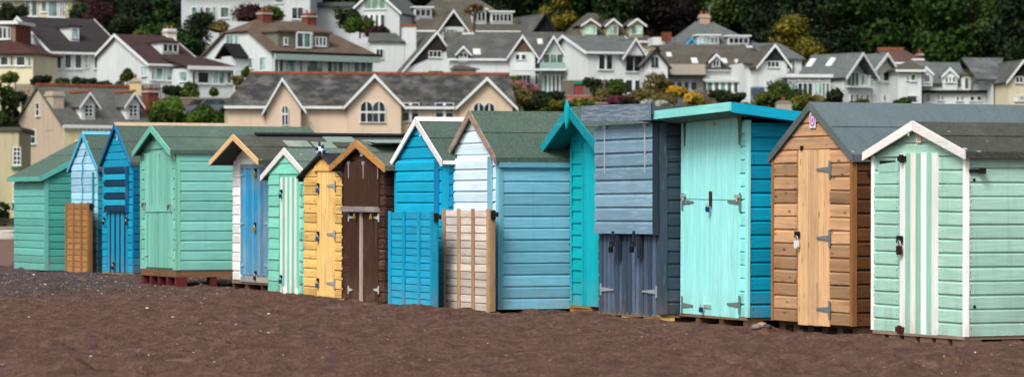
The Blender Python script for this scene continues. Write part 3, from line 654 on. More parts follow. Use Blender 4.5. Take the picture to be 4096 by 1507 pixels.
x = h.fx(2839, .05); b = MB(); b.box(x-.02, x+.02, -.06, -.04, h.z(828, x), h.z(768, x)); h.part('hasp', b, RUSTY, du); h.lock(x, h.z(822, x), .06, BLUEP, dl, 1.4, hasp=False)
x = h.fx(2812, .05); b = MB(); b.box(x, x+.17, -.045, -.036, h.z(1234, x), h.z(1220, x)); h.part('hasp', b, GALV, dl); h.lock(x, h.z(1224, x), .05, BLUEP, dl, 1.3, hasp=False)
b = MB(); b.box(-.045, .03, -.034, -.004, zb-.0, zt); h.part('corner_trim', b, T13z)
b = MB(); a = h.fr(2722, 452, 2960, 470, .03); b.box(a[0], a[1], -.03, -.006, a[2], a[3]); h.part('top_rail', b, T13)
x = h.fx(2850, .05); b = MB(); z = h.z(500, x); b.tube([(x, -.045, z), (x, -.036, z)], .024, 10); h.part('emblem', b, plain('#d9a08c'), du)
h.pallet(-h.W, 0, -.03, 2, 0, zb, 'brown timber base on blocks under the tall turquoise hut', '#8a6d58', 4, .1, '#5e4836')
# 14 natural wood hut
h = Hut('beach_hut', 'brown stained natural wood hut with grey felt roof and galvanised hinges', 'beach hut', 34.0, 3412, 24, lean=.3, group=G)
N14 = wood('#b28a64', 'x', '#3a2210', .95, var=.36, grey=.12); N14z = wood('#d2ab80', 'z', '#6a3f1e', .85, var=.14)
h.gable(3099, 1304, 622, (3243, 414), (3412, 620), 3.4, N14, wood('#5c3a22', 'y', '#2a160a', .7), FELTS, felt('#586464', .3), .085, .143, hole=(h.fx(3190), h.fx(3317), h.z(1303), h.z(600)), trim=wood('#9a6a40', 'z', '#4e2c14', .3), trimw=.03, lip=.05)  # side wood darker than the front: neighbouring hut's shade put into its colour
x0, x1, z0, z1 = h.fr(3193, 600, 3315, 1302, .03); d = h.door(x0, x1, z0, z1, N14z, 6, fancy=.003)
for py in (678, 952, 1236): h.hinge(h.fx(3313, .05), h.z(py, h.fx(3313)), -1, .27, .036, d, HG, .09)
h.lock(h.fx(3192, .05), h.z(952, h.fx(3192)), .045, plain('#d6dad8', .4), d, 1.9)
h.card(3249, 482, .13, .17, plain('#d9d2dc')); 
b = MB(); x = h.fx(3204, .04); b.box(x-.015, x+.02, -.05, -.03, h.z(604, x), h.z(586, x)); h.part('hook', b, DARKM)
b = MB(); y = h.fy(3490, .04); b.box(.02, .06, y-.06, y+.05, h.z(700, 0, y), h.z(688, 0, y)); h.part('bracket', b, DARKM)
h.pallet(-h.W, 0, .05, 3, 0, h.zb, 'dark damp timber base under the brown wood hut', '#4d3b2c', 6, .12)
# 15 mint hut striped door, right end
h = Hut('beach_hut', 'mint hut at the right end with white striped door and white bargeboards', 'beach hut', 31.5, 3864, 24, lean=.2, group=G)
M15 = paint('#9fccbb', 'x', .24, '#cfd6c4', .5, var=.1); M15s = paint('#a6d0c0', 'y', .2, '#c0d4c4', .5, var=.1)
h.gable(3500, 1345, 615, (3653, 492), (3860, 608), 2.6, M15, M15s, felt('#43453e', .9, '#76755f', .5), paint('#f0eee8', 'x', .12, '#a8968c'), .082, .135, hole=[(h.fx(3598), h.fx(3750), h.z(1343), h.z(612)), (h.fx(3512), h.fx(3588), h.z(652)-.05, h.z(652)+.05)], trim=paint('#f2f0ea', 'z', .12, '#b89a88'), trimw=.02, lip=.04)
x0, x1, z0, z1 = h.fr(3600, 614, 3748, 1336, .03)
d = h.door(x0, x1, z0, z1, [paint('#f8f6f0', 'z', .08, '#c9bcae'), paint('#95c6b1', 'z', .1)], 7, [0, 1], gap=.0015, fancy=.003)
b = MB(); a = h.fr(3512, 648, 3590, 664, .02); b.box(a[0], a[1], -.006, .002, a[2]-.01, a[3]+.01); h.part('gap', b, BLACK)
h.clad_done = 1
b = MB(); a = h.fr(3512, 657, 3590, 690, .02); b.prism([(a[0], -.022, a[2]), (a[1], -.022, a[2]), (a[1], -.022, a[3]+.02), (a[0], -.022, a[3]-.005)], (0, .012, 0)); h.part('broken_board', b, M15)
for px, py in ((3605, 636), (3598, 1317)): x = h.fx(px, .05); z = h.z(py, x); b = MB(); b.box(x-.07, x+.07, -.06, -.036, z-.025, z+.025); b.box(x-.0, x+.04, -.08, -.05, z-.04, z+.04); h.part('latch', b, RUSTY if py > 1000 else DARKM, d)
h.lock(h.fx(3603, .05), h.z(972, h.fx(3603)), .045, metal('#3a2420', .5, .5, .5), d, 2.0)
h.card(3674, 546, .09, .13, plain('#e4d4cc'), plain('#c9826c'))
b = MB(); y = h.fy(3900, .03); b.box(.022, .05, y-.07, y+.07, h.z(690, 0, y), h.z(676, 0, y)); b.box(.05, .1, y+.03, y+.08, h.z(695, 0, y), h.z(672, 0, y)); h.part('bracket', b, DARKM)
for px, py in ((3897, 720), (3899, 1225)): b = MB(); y = h.fy(px, .03); z = h.z(py, 0, y); b.tube([(.015, y, z), (.026, y, z)], .016, 8); h.part('knot_hole', b, BLACK)
b = MB(); x = h.fx(3643, .07); b.tube([(x, -.1, h.z(528, x)), (x, -.1, h.z(545, x))], .012, 6); h.part('hook', b, GALV)
h.pallet(-h.W, 0, -.03, 2.4, 0, h.zb, 'worn whitish brown pallet under the mint hut at the right end', '#97806f', 6, .22, '#6e5a4c')
# ---------------------------------------------------------------- sand
def vnoise(X, Y, seed):
    r = np.random.default_rng(seed); T = r.random((256, 256))
    xi = np.floor(X).astype(int); yi = np.floor(Y).astype(int); fx = X-xi; fy = Y-yi
    fx = fx*fx*(3-2*fx); fy = fy*fy*(3-2*fy); g = lambda a, b: T[a % 256, b % 256]
    return (g(xi, yi)*(1-fx)+g(xi+1, yi)*fx)*(1-fy)+(g(xi, yi+1)*(1-fx)+g(xi+1, yi+1)*fx)*fy-.5
def terrain_z(D):
    return np.interp(D, [0, 180, 215, 232, 248, 262, 275, 290, 300, 318, 334, 360, 430, 520, 900], [0, 0, .5, 2.0, 6.0, 8.3, 9.6, 11.6, 13.8, 15.0, 20, 34, 72, 105, 150])
def sand_z(X, Y):
    z = .07*vnoise(X/1.9, Y/1.9, 1)+.05*vnoise(X/.6+9, Y/.8, 2)+.065*vnoise(X/.27, Y/.34+5, 3)+.042*vnoise(X/.13, Y/.17, 4)
    d_ = vnoise(X/.33+40, Y/.42+7, 6); z -= np.clip(d_-.12, 0, .3)*.34*np.clip(vnoise(X/3, Y/3, 9)*4+.6, 0, 1)
    for bx, by, h, w, l in ((-1.1, 25.75, .10, .35, .6), (-.4, 25.4, .07, .3, .5), (1.9, 25.9, .09, .6, .5), (-3.7, 26.3, .12, .9, 1.2), (-4.2, 25.6, -.1, .5, 1.0), (.6, 27.2, .05, .5, .8), (3.6, 27.6, .05, .8, .9)):
        z += h*np.exp(-((X-bx)/w)**2-((Y-by)/l)**2)
    return z
def grid_obj(name, xs, ys, zf, mat):
    X, Y = np.meshgrid(xs, ys); Z = zf(X, Y); nx, ny = len(xs), len(ys)
    co = np.stack([X, Y, Z], -1).reshape(-1, 3).astype(np.float32)
    i = np.arange(nx*ny).reshape(ny, nx); q = np.stack([i[:-1, :-1], i[:-1, 1:], i[1:, 1:], i[1:, :-1]], -1).reshape(-1, 4)
    me = bpy.data.meshes.new(name); me.vertices.add(len(co)); me.vertices.foreach_set('co', co.ravel())
    me.loops.add(q.size); me.loops.foreach_set('vertex_index', q.ravel().astype(np.int32))
    me.polygons.add(len(q)); me.polygons.foreach_set('loop_start', np.arange(0, q.size, 4, dtype=np.int32))
    me.polygons.foreach_set('use_smooth', np.ones(len(q), bool)); me.update(calc_edges=True); me.validate()
    me.materials.append(mat); o = bpy.data.objects.new(name, me); COL.objects.link(o); return o
n = NT('red_sand', .95); n.b.inputs['Specular IOR Level'].default_value = .15
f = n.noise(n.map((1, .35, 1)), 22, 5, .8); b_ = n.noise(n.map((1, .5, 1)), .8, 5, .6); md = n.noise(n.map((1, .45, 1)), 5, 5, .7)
c = n.mix(n.rng(f, .25, .75), C('#35251d'), C('#8c6b5b')); c = n.mix(n.rng(b_, .4, .7, 0, .55), c, C('#6b5044')); c = n.mix(n.rng(md, .4, .62, .75, 0), c, C('#4a342b'))  # last mix: shade of the hollows, with damp mottling, put into the sand colour
# grey shingle patch at the far left
vs = n.tc.outputs['Object']; sx = n.n.new('ShaderNodeSeparateXYZ'); n.l.new(vs, sx.inputs[0])
mk = n.math('MULTIPLY', n.rng(sx.outputs[0], -7.4, -3.8, 1, 0), n.rng(sx.outputs[1], 43, 50, 0, 1))
mk = n.math('MULTIPLY', mk, n.rng(b_, .3, .55)); sg = n.voro(n.map((1, 1, 1)), 26)
c = n.mix(mk, c, n.mix(n.rng(sg.outputs['Distance'], .1, .6), C('#7a7170'), C('#3a3132')))
sp = n.voro(n.map((1, 1, 1)), 9); c = n.mix(n.rng(sp.outputs['Distance'], .04, .07, .8, 0), c, C('#a39488'))
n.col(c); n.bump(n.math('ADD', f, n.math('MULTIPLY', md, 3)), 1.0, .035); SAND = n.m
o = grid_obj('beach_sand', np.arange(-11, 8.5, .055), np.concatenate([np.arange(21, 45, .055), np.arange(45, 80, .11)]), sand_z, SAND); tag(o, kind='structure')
def gz(X, Y):
    z = terrain_z(Y)+np.clip((Y-240)/60, 0, 1)*vnoise(X/18, Y/18, 8)*1.2
    z = z-.06*(Y < 90)
    return z
n = NT('hillside_grass', .95); a = n.noise(n.map((1, 1, 1)), .25, 5); b_ = n.noise(n.map((1, 1, 1)), 2, 4)
sx = n.n.new('ShaderNodeSeparateXYZ'); n.l.new(n.tc.outputs['Object'], sx.inputs[0])
g_ = n.mix(n.rng(a, .35, .65), C('#2c3a1c'), C('#4c4a2c')); g_ = n.mix(n.rng(b_, .4, .7), g_, C('#1d2814'))
n.col(n.mix(n.rng(sx.outputs[1], 120, 150), n.mix(n.rng(n.noise(n.map((1, 1, 1)), 3, 5), .3, .7), C('#584038'), C('#7d6459')), g_)); LAND = n.m
o = grid_obj('ground', np.concatenate([np.arange(-700, -80, 20), np.arange(-80, 80, 2.), np.arange(80, 701, 20)]), np.concatenate([[-300, -100, -20, 10], np.arange(20, 200, 5.), np.arange(200, 420, 2.), np.arange(420, 901, 20)]), gz, LAND); tag(o, kind='structure')
# pebbles, shells and scraps lying on the sand: nobody could count them
def pebbles(name, N, area, rr, mats, seed, wts):
    r = random.Random(seed); mb = MB(); i = 0
    while i < N:
        px, py = area(r); D = EYE*FPX/(py-HOR); p = world(px, py, D)
        z = float(sand_z(np.array([p.x]), np.array([p.y]))[0]); R = rr[0]+(rr[1]-rr[0])*r.random()**3
        mb.mi = r.choices(range(len(mats)), wts)[0]; mb.ball((p.x, p.y, z+R*.25), R, 6, 4, (r.uniform(.8, 1.5), r.uniform(.8, 1.3), r.uniform(.5, .8)), .15, r.random()); i += 1
    o = mb.build(name, mats, None, False); return o
PM = [plain('#7b706c', .8, .3), plain('#c9c0b6', .7, .2), plain('#4a4040', .8, .3), plain('#a07c68', .8, .3), plain('#e4e0d8', .6, .1)]
o = pebbles('shingle', 4800, lambda r: (r.uniform(-60, 1000), 1088+abs(r.gauss(0, 1))*48), (.006, .018), PM, 3, [6, .2, 7, 3, .05]); tag(o, 'grey shingle strewn in front of the far left huts', kind='stuff')
def ar(r):
    return r.uniform(-40, 4140), 1100+400*r.random()**1.1
o = pebbles('pebbles', 1500, ar, (.003, .012), PM, 5, [4, 1, 4, 3, .5]); tag(o, 'scattered pebbles and shell scraps on the red sand', kind='stuff')
o = pebbles('pebbles', 60, lambda r: (r.uniform(400, 3900), r.uniform(1180, 1340)), (.01, .02), PM, 6, [3, 2, 3, 3, .6]); tag(o, 'larger stones lying on the sand near the huts', kind='stuff')
def stone(px, py, r, label, m, s=(1.2, 1, .7)):
    D = EYE*FPX/(py-HOR); p = world(px, py, D); b = MB(); b.ball((0, 0, r*.4), r, 9, 6, s, .06); o = b.build('stone', m, None, True); o.location = (p.x, p.y, 0); tag(o, label, 'stone', 'stones between the huts')
stone(3025, 1314, .05, 'left grey stone of the pile by the turquoise hut side', PM[0]); stone(3047, 1308, .055, 'middle reddish stone of the pile by the turquoise hut side', PM[3]); stone(3068, 1312, .045, 'right dark stone of the pile by the turquoise hut side', PM[2])
# ---------------------------------------------------------------- houses on the hillside
def rmat(hx, streak='#8d8a80', moss='#6f6a3c', k=1.0):
    key = ('r', hx, streak)
    if key in MC: return MC[key]
    n = NT('slate_roof', .75); b = C(hx)
    a = n.noise(n.map((.35, .35, .35)), 2.2, 5, .65); f = n.noise(n.map((1, 1, 1)), 5, 4, .7)
    row = n.noise(n.map((.4, .4, 5)), 1.5, 3)
    c = n.mix(n.rng(f, .3, .7), tuple(x*.7 for x in b[:3])+(1,), tuple(x*1.3+.005 for x in b[:3])+(1,))
    c = n.mix(n.rng(a, .45, .72, 0, .6), c, C(streak)); c = n.mix(n.rng(row, .5, .75, 0, .35), c, tuple(x*.45 for x in b[:3])+(1,))
    c = n.mix(n.rng(n.noise(n.map((.5, .5, .5), loc=(7, 7, 7)), 2, 4), .58, .72, 0, .5), c, C(moss))
    n.col(c); n.bump(f, .4, .05); MC[key] = n.m; return n.m
def wmat(hx, stain='#8d8a80', st=.35):
    key = ('wl', hx, st)
    if key in MC: return MC[key]
    n = NT('render_wall', .85); b = C(hx)
    a = n.noise(n.map((1.6, 1.6, .22)), 1.3, 4, .6); f = n.noise(n.map((1, 1, 1)), .35, 3)
    c = n.mix(n.rng(a, .5, .8, 0, st), b, C(stain)); c = n.mix(n.rng(f, .35, .7, 0, .3), c, tuple(x*.78 for x in b[:3])+(1,))
    n.col(c); MC[key] = n.m; return n.m
def brick():
    if 'bk' in MC: return MC['bk']
    n = NT('brick', .85); b = n.n.new('ShaderNodeTexBrick'); n.l.new(n.map((1, 1, 1)), b.inputs[0]); b.inputs['Scale'].default_value = 4
    b.inputs['Color1'].default_value = C('#74382a'); b.inputs['Color2'].default_value = C('#572a20'); b.inputs['Mortar'].default_value = C('#7d685a')
    n.col(b.outputs[0]); MC['bk'] = n.m; return n.m
def glassm(hx='#27353a'):
    key = ('g', hx)
    if key in MC: return MC[key]
    n = NT('window_glass', .12); n.b.inputs['Specular IOR Level'].default_value = .6
    f = n.noise(n.map((1.1, 1.1, .5)), 1.2, 2)
    n.col(n.mix(n.rng(f, .45, .62), C(hx, .6), C(hx, 2.2))); MC[key] = n.m; return n.m
WALL = wmat('#c9cecd'); TRIM = plain('#d2d6d5', .6, .04, 1); SLATE = rmat('#494b4a', '#6c6a62'); SLATEB = rmat('#4c4840', '#66615a'); DARKROOF = rmat('#2e2a2a', '#40393a', '#3a3630'); BROWNR = rmat('#3a2a28', '#4a3634', '#453830')
GREYR = rmat('#565d5c', '#6a6f6d'); BROWNT = rmat('#594a3e', '#75675a', '#6b5c45'); RIDGE = plain('#8a4e34', .8, .25, 3); BLK = plain('#1a1a1c', .8); GL = glassm('#1c2629'); GLL = glassm('#6d8380'); GLG = glassm('#46605a')
class Bld:
    def __init__(s, name, label, D, c, th, base, l=None, r=None, wall=None, roof=None, trim=None, cat='house', group='houses on the hillside'):
        s.D = D; s.th = math.radians(th); o = world(c, base, D); s.z0 = o.z
        s.e = empty(name, o, s.th, label, cat, group); s.c = c
        s.M = Matrix.Translation(o) @ Matrix.Rotation(s.th, 4, 'Z'); s.Mi = s.M.inverted()
        s.wall = wall or WALL; s.roofm = roof or SLATE; s.trim = trim or TRIM
        s.A = s.F(r, HOR).x if r is not None else 8.0; s.B = s.L(l, HOR).y if l is not None else 7.0
        s.px = s.A
    def hit(s, px, py, P0, N):
        o = s.Mi @ Vector((0, 0, EYE)); d = s.Mi.to_3x3() @ Vector(((px-2048)/FPX, 1, (HOR-py)/FPX)); P0 = Vector(P0); N = Vector(N)
        return o+d*((P0-o).dot(N)/d.dot(N))
    def F(s, px, py, y=0): return s.hit(px, py, (0, y, 0), (0, 1, 0))      # right-hand face (plane y)
    def L(s, px, py, x=0): return s.hit(px, py, (x, 0, 0), (1, 0, 0))      # left-hand face (plane x)
    def part(s, nm, mb, m, parent=None): return mb.build(nm, m, parent or s.e)
    def body(s, eave, x0=0, x1=None, y0=0, y1=None, below=6, nm='wall', m=None):
        x1 = s.A if x1 is None else x1; y1 = s.B if y1 is None else y1
        z = s.F(s.c, eave).z; s.ze = z
        mb = MB(); mb.box(x0, x1, y0, y1, -below, z); s.w = s.part(nm, mb, m or s.wall); return z
    # gable on the left-hand face: ridge runs along x.  apex py measured at ridge; yr fraction of depth
    def roof_x(s, apex_py, fr=.5, o=.35, x0=0, x1=None, zE=None, gable=True, barge=True, back=None, hipL=0, hipR=0, ridge=None):
        x1 = s.A if x1 is None else x1; ze = s.ze if zE is None else zE; B = s.B; yr = B*fr
        zr = s.hit(s.c, apex_py, (0, yr, 0), (0, 1, 0)).z; s.zr = zr; sl = (zr-ze)/yr; slb = (zr-ze)/(B-yr); s.sl = sl; s.yr = yr
        th = .14; q = MB(); zo = ze-sl*o; zb = ze-slb*o
        a, b = x0-o, x1+o
        q.slab([(a, -o, zo+th), (b, -o, zo+th), (b-hipR, yr, zr+th), (a+hipL, yr, zr+th)], th); q.slab([(a, B+o, zb+th), (b, B+o, zb+th), (b-hipR, yr, zr+th), (a+hipL, yr, zr+th)], th)
        if hipL: q.slab([(a, -o, zo+th), (a, B+o, zb+th), (a+hipL, yr, zr+th)], th)
        if hipR: q.slab([(b, -o, zo+th), (b, B+o, zb+th), (b-hipR, yr, zr+th)], th)
        s.roof = s.part('roof', q, s.roofm)
        if gable:
            for x, hp in ((x0, hipL), (x1-.2, hipR)):
                if not hp: g = MB(); g.prism([(x+.002, .0, ze-.01), (x+.002, B, ze-.01), (x+.002, yr, zr-.02)], (.196, 0, 0)); s.part('gable', g, s.wall)
        if barge:
            for x, hp in ((a-.03, hipL), (b+.03, hipR)):
                if hp: continue
                g = MB(); w = .22
                g.prism([(x, -o, zo+th+.03), (x, yr, zr+th+.03), (x, yr, zr+th-w), (x, -o, zo+th-w)], (.06 if x < x1/2 else -.06, 0, 0)); g.prism([(x, B+o, zb+th+.03), (x, yr+.001, zr+th+.03), (x, yr+.001, zr+th-w), (x, B+o, zb+th-w)], (.06 if x < x1/2 else -.06, 0, 0)); s.part('bargeboard', g, s.trim)
        g = MB(); g.box(a, b, -o-.12, -o-.003, zo-.02, zo+th+.02); s.part('gutter', g, s.trim)
        if ridge: g = MB(); g.box(a+hipL, b-hipR, yr-.13, yr+.13, zr+th-.02, zr+th+.16); s.part('ridge_tiles', g, ridge, s.roof)
        return zr
    # gable on a plane y=y0 facing right-hand side: ridge runs back along y
    def cross(s, xl, yl, xa, ya, xr, yr_, y0=0, depth=6, o=.3, wall=True, tri=None, trim=True, m=None, base=None, nm='roof', wm=None, zdrop=0, bw=.24, proud=.0):
        P = [s.F(xl, yl, y0), s.F(xa, ya, y0), s.F(xr, yr_, y0)]; th = .14; y1 = y0+depth
        zl, zr_ = P[0].z, P[2].z
        if wall:
            g = MB(); zb = s.F(xl, base, y0).z if base else -3
            g.prism([(P[0].x, y0, zb), (P[2].x, y0, zb), (P[2].x, y0, zr_-.1), (P[1].x, y0, P[1].z-.1), (P[0].x, y0, zl-.1)], (0, depth if wall == 'deep' else .25, 0)); s.part('gable', g, wm or s.wall)
        q = MB(); sll = (P[1].z-zl)/max(.1, P[1].x-P[0].x); slr = (P[1].z-zr_)/max(.1, P[2].x-P[1].x)
        lo = (P[0].x-o, zl-sll*o); ro = (P[2].x+o, zr_-slr*o); f = y0-o
        q.slab([(lo[0], f, lo[1]), (P[1].x, f, P[1].z), (P[1].x, y1, P[1].z-zdrop), (lo[0], y1, lo[1])], th); q.slab([(ro[0], f, ro[1]), (P[1].x, f, P[1].z), (P[1].x, y1, P[1].z-zdrop), (ro[0], y1, ro[1])], th)
        s.part(nm, q, m or s.roofm)
        if trim:
            g = MB(); f2 = f-.06
            g.prism([(lo[0], f2, lo[1]+.02), (P[1].x, f2, P[1].z+.03), (P[1].x, f2, P[1].z-bw), (lo[0], f2, lo[1]-bw*.8)], (0, .058, 0)); g.prism([(ro[0], f2, ro[1]+.02), (P[1].x+.001, f2, P[1].z+.03), (P[1].x+.001, f2, P[1].z-bw), (ro[0], f2, ro[1]-bw*.8)], (0, .058, 0)); s.part('bargeboard', g, s.trim if trim is True else trim)
        if tri:
            a, b, zc = P[0], P[2], None; t = .86
            g = MB(); k = t; g.prism([(P[1].x+(a.x-P[1].x)*k, y0-.05, P[1].z+(zl-P[1].z)*k-.12), (P[1].x+(b.x-P[1].x)*k, y0-.05, P[1].z+(zr_-P[1].z)*k-.12), (P[1].x, y0-.05, P[1].z-.16)], (0, .04, 0)); s.part('gable_cladding', g, tri)
        return P
    def win(s, x0, y0, x1, y1, n=1, rows=1, face='F', pl=0, glass=None, frame=None, fw=.065, arch=False, sill=True, gap=0, nm='window'):
        if face == 'F':
            a, b = s.F(x0, y1, pl), s.F(x1, y1, pl); ztop = s.F(x0, y0, pl).z; u0, u1 = a.x, b.x; P = lambda u, n_, z: (u, pl-n_, z)
        else:
            a, b = s.L(x0, y1, pl), s.L(x1, y1, pl); ztop = s.L(x0, y0, pl).z; u0, u1 = b.y, a.y; P = lambda u, n_, z: (pl-n_, u, z)
        z0 = (a.z+b.z)/2; z1 = ztop; fw = min(fw*.75, .08, (u1-u0)/6)
        def bx(mb, ua, ub, na, nb, za, zb):
            p, q = P(ua, na, za), P(ub, nb, zb); mb.box(p[0], q[0], p[1], q[1], p[2], q[2])
        f = MB(); pn = MB()
        if arch:
            w = (u1-u0)/n
            for k in range(n):
                cu = u0+w*(k+.5); r = w*.5-fw*.5; zs = z1-r
                pts = [(cu-r, z0), (cu+r, z0)]+[(cu+r*math.cos(t), zs+r*math.sin(t)) for t in [math.pi*i/10 for i in range(11)]]
                pn.prism([P(u, .02, z) for u, z in pts], Vector(P(0, .06, 0))-Vector(P(0, .02, 0)))
                ri = r; ro = r+fw
                for i in range(10):
                    t0, t1 = math.pi*i/10, math.pi*(i+1)/10
                    f.prism([P(cu+ro*math.cos(t0), .02, zs+ro*math.sin(t0)), P(cu+ro*math.cos(t1), .02, zs+ro*math.sin(t1)), P(cu+ri*math.cos(t1), .02, zs+ri*math.sin(t1)), P(cu+ri*math.cos(t0), .02, zs+ri*math.sin(t0))], Vector(P(0, .1, 0))-Vector(P(0, .02, 0)))
                bx(f, cu-ro, cu-ri, .02, .1, z0, zs); bx(f, cu+ri, cu+ro, .02, .1, z0, zs); bx(f, cu-.035, cu+.035, .065, .11, z0, z1-.05); bx(f, cu-ri, cu+ri, .065, .115, z0+(zs-z0)*.62, z0+(zs-z0)*.62+.12)
        else:
            bx(pn, u0+fw*.5, u1-fw*.5, .01, .05, z0+fw*.5, z1-fw*.5)
            bx(f, u0, u1, .01, .11, z1-fw, z1); bx(f, u0, u1, .01, .11, z0, z0+fw)
            for k in range(n+1):
                u = u0+(u1-u0-fw)*k/n; g_ = gap if 0 < k < n else 0; bx(f, u-g_/2, u+fw+g_/2, .012, .112, z0+fw*.99, z1-fw*.99)
            for k in range(1, rows): z = z0+(z1-z0)*k/rows; bx(f, u0+fw, u1-fw, .05, .09, z-.03, z+.03)
        if sill: bx(f, u0-.05, u1+.05, .0, .14, z0-.06, z0-.005)
        o = s.part(nm, f, frame or s.trim); s.part('pane', pn, glass or GL, o); return o
    def roof_hit(s, px, py): # point on the roof slope that faces the camera (ridge along x)
        return s.hit(px, py, (0, 0, s.ze+.14), (0, -s.sl, 1))
    def skylight(s, x0, y0, x1, y1, m=None):
        P = [s.roof_hit(*q) for q in ((x0, y0), (x1, y0), (x1, y1), (x0, y1))]; sk = (x1-x0)*0
        a = s.roof_hit((x0+x1)/2, (y0+y1)/2); w = abs(P[2].x-P[3].x)*.5; h = abs(P[0].y-P[3].y)*.5
        g = MB(); g.slab([(a.x-w, a.y-h, a.z-h*s.sl+.1), (a.x+w, a.y-h, a.z-h*s.sl+.1), (a.x+w, a.y+h, a.z+h*s.sl+.1), (a.x-w, a.y+h, a.z+h*s.sl+.1)], .1); s.part('skylight', g, m or plain('#c8ccca', .3), s.roof)
    def dormer(s, x0, y0, x1, y1, apex=None, n=2, rows=1, m=None, wm=None, glass=None, flat_o=.2, ridge=None, inset=.18):
        b = s.roof_hit((x0+x1)/2, y1); yd = b.y; a, c = s.F(x0, y1, yd), s.F(x1, y1, yd); z1 = s.F(x0, y0, yd).z; z0 = a.z
        yb = yd+(z1-z0)/s.sl+.2; wm = wm or s.wall
        g = MB(); g.prism([(a.x, yd, z0-.3), (a.x, yd, z1), (a.x, yb, z1)], (c.x-a.x, 0, 0)); o = s.part('dormer', g, wm, s.e)
        q = MB()
        if apex:
            za = s.F((x0+x1)/2, apex, yd).z; xm = (a.x+c.x)/2; sl = (za-z1)/((c.x-a.x)/2); oo = .3; ye = yd+(za-z0)/s.sl+.3
            g = MB(); g.prism([(a.x, yd, z1-.01), (c.x, yd, z1-.01), (xm, yd, za-.05)], (0, .3, 0)); s.part('dormer_gable', g, wm, o)
            for sg in (-1, 1):
                xe = xm+sg*((c.x-a.x)/2+oo); zz = z1-sl*oo; q.slab([(xm, yd-.3, za+.08), (xe, yd-.3, zz+.08), (xe, ye, zz+.08), (xm, ye, za+.08)], .1)
            s.part('dormer_roof', q, m or s.roofm, o)
            g = MB()
            for sg in (-1, 1): xe = xm+sg*((c.x-a.x)/2+oo); zz = z1-sl*oo; g.prism([(xm, yd-.36, za+.1), (xe, yd-.36, zz+.1), (xe, yd-.36, zz-.1), (xm, yd-.36, za-.12)], (0, .055, 0))
            s.part('bargeboard', g, s.trim, o)
            if ridge: g = MB(); g.box(xm-.12, xm+.12, yd-.3, ye, za+.08, za+.24); s.part('ridge_tiles', g, ridge, o)
        else:
            q.box(a.x-flat_o, c.x+flat_o, yd-flat_o, yb+.2, z1+.003, z1+.14); s.part('dormer_roof', q, m or s.trim, o)
        if n:
            w = s.win(x0+(x1-x0)*inset*.5, y0+(y1-y0)*.12, x1-(x1-x0)*inset*.5, y1-(y1-y0)*.18, n, rows, pl=yd, glass=glass, sill=False); w.parent = o
        return o, yd
    def chimney(s, x0, y0, x1, y1, m=None, y=None, pots=2, dy=.9, cap=True):
        y = s.yr if y is None else y; a, b = s.F(x0, y1, y), s.F(x1, y1, y); zt = s.F(x0, y0, y).z
        g = MB(); g.box(a.x, b.x, y-dy/2, y+dy/2, a.z-1.5, zt); o = s.part('chimney', g, m or brick())
        if cap: g = MB(); g.box(a.x-.08, b.x+.08, y-dy/2-.08, y+dy/2+.08, zt-.35, zt-.2); s.part('chimney_cap', g, plain('#a39a8c'), o)
        for k in range(pots): g = MB(); xx = a.x+(b.x-a.x)*(k+.5)/pots; g.tube([(xx, y, zt-.02), (xx, y, zt+.28)], .1, 8); s.part('chimney_pot', g, RIDGE, o)
        return o
    def box(s, x0, y0, x1, y1, pl=0, d=.3, nm='panel', m=None, back=.0):
        a, b = s.F(x0, y1, pl), s.F(x1, y1, pl); zt = s.F(x0, y0, pl).z; g = MB(); g.box(a.x, b.x, pl-d, pl+back, a.z, zt); return s.part(nm, g, m or s.trim)

# far-left cream building by the sand
CREAM = wmat('#b3a988', '#6f6a52', .8)
b = Bld('terrace_house', 'cream sash windowed building at the far left edge behind the sage hut', 205, 75, 3, 930, wall=CREAM)
g = MB(); x0 = b.F(-260, 930).x; zt = b.F(0, 524).z; g.box(x0, 0, 0, 8, -2, zt); b.part('wall', g, CREAM)
g = MB(); g.box(x0-.1, .15, -.15, 8.1, zt+.003, zt+.25); b.part('roof', g, plain('#4a4c44')); b.yr = 4
for y0, y1 in ((588, 660), (704, 806)):
    b.win(52, y0, 84, y1, 2, 4, fw=.07); b.win(-60, y0, -28, y1, 2, 4, fw=.07)
    g = MB(); a_ = b.F(46, y1+2); c_ = b.F(80, y1+2); g.box(a_.x, min(c_.x+.1, -.01), -.22, -.005, a_.z-.16, a_.z-.05); b.part('sill', g, plain('#2f8a5a'))
# tan gabled cottage
TAN = wmat('#b0a08c', '#857766', .5)
b = Bld('cottage', 'tan gabled cottage with slate roof and two white gabled dormers', 235, 254, 36, 600, 56, 668, TAN, rmat('#52534e', '#6c6e6c', '#55523f'))
b.body(505); b.roof_x(352, ridge=RIDGE, barge=False, o=.15)
g = MB(); g.box(.01, b.A, -.05, -.003, -3, b.ze-.02); b.part('front_render', g, wmat('#d3c99e', '#a39a78', .2))
g = MB(); g.box(0, b.A, -.22, -.08, b.ze-.12, b.ze+.1)
for k in range(int(b.A/.35)): g.box(k*.35, k*.35+.16, -.16, -.055, b.ze-.3, b.ze-.121)
b.part('dentil_cornice', g, TRIM)
b.win(146, 412, 161, 464, 1, 2, 'L', fw=.06); b.win(125, 518, 146, 575, 1, 2, 'L', fw=.06); b.win(345, 520, 392, 560, 2, 2)
for x0, x1 in ((325, 380), (504, 558)): b.dormer(x0, 412, x1, 478, 373, 2, 3, wm=TRIM, ridge=RIDGE, inset=.35)
b.chimney(582, 352, 623, 428, y=b.B*.14, pots=1); b.chimney(196, 366, 240, 440, TAN, y=b.B*.28, pots=0, dy=1.2); b.chimney(96, 372, 128, 440, TAN, y=b.B*.85, pots=1)
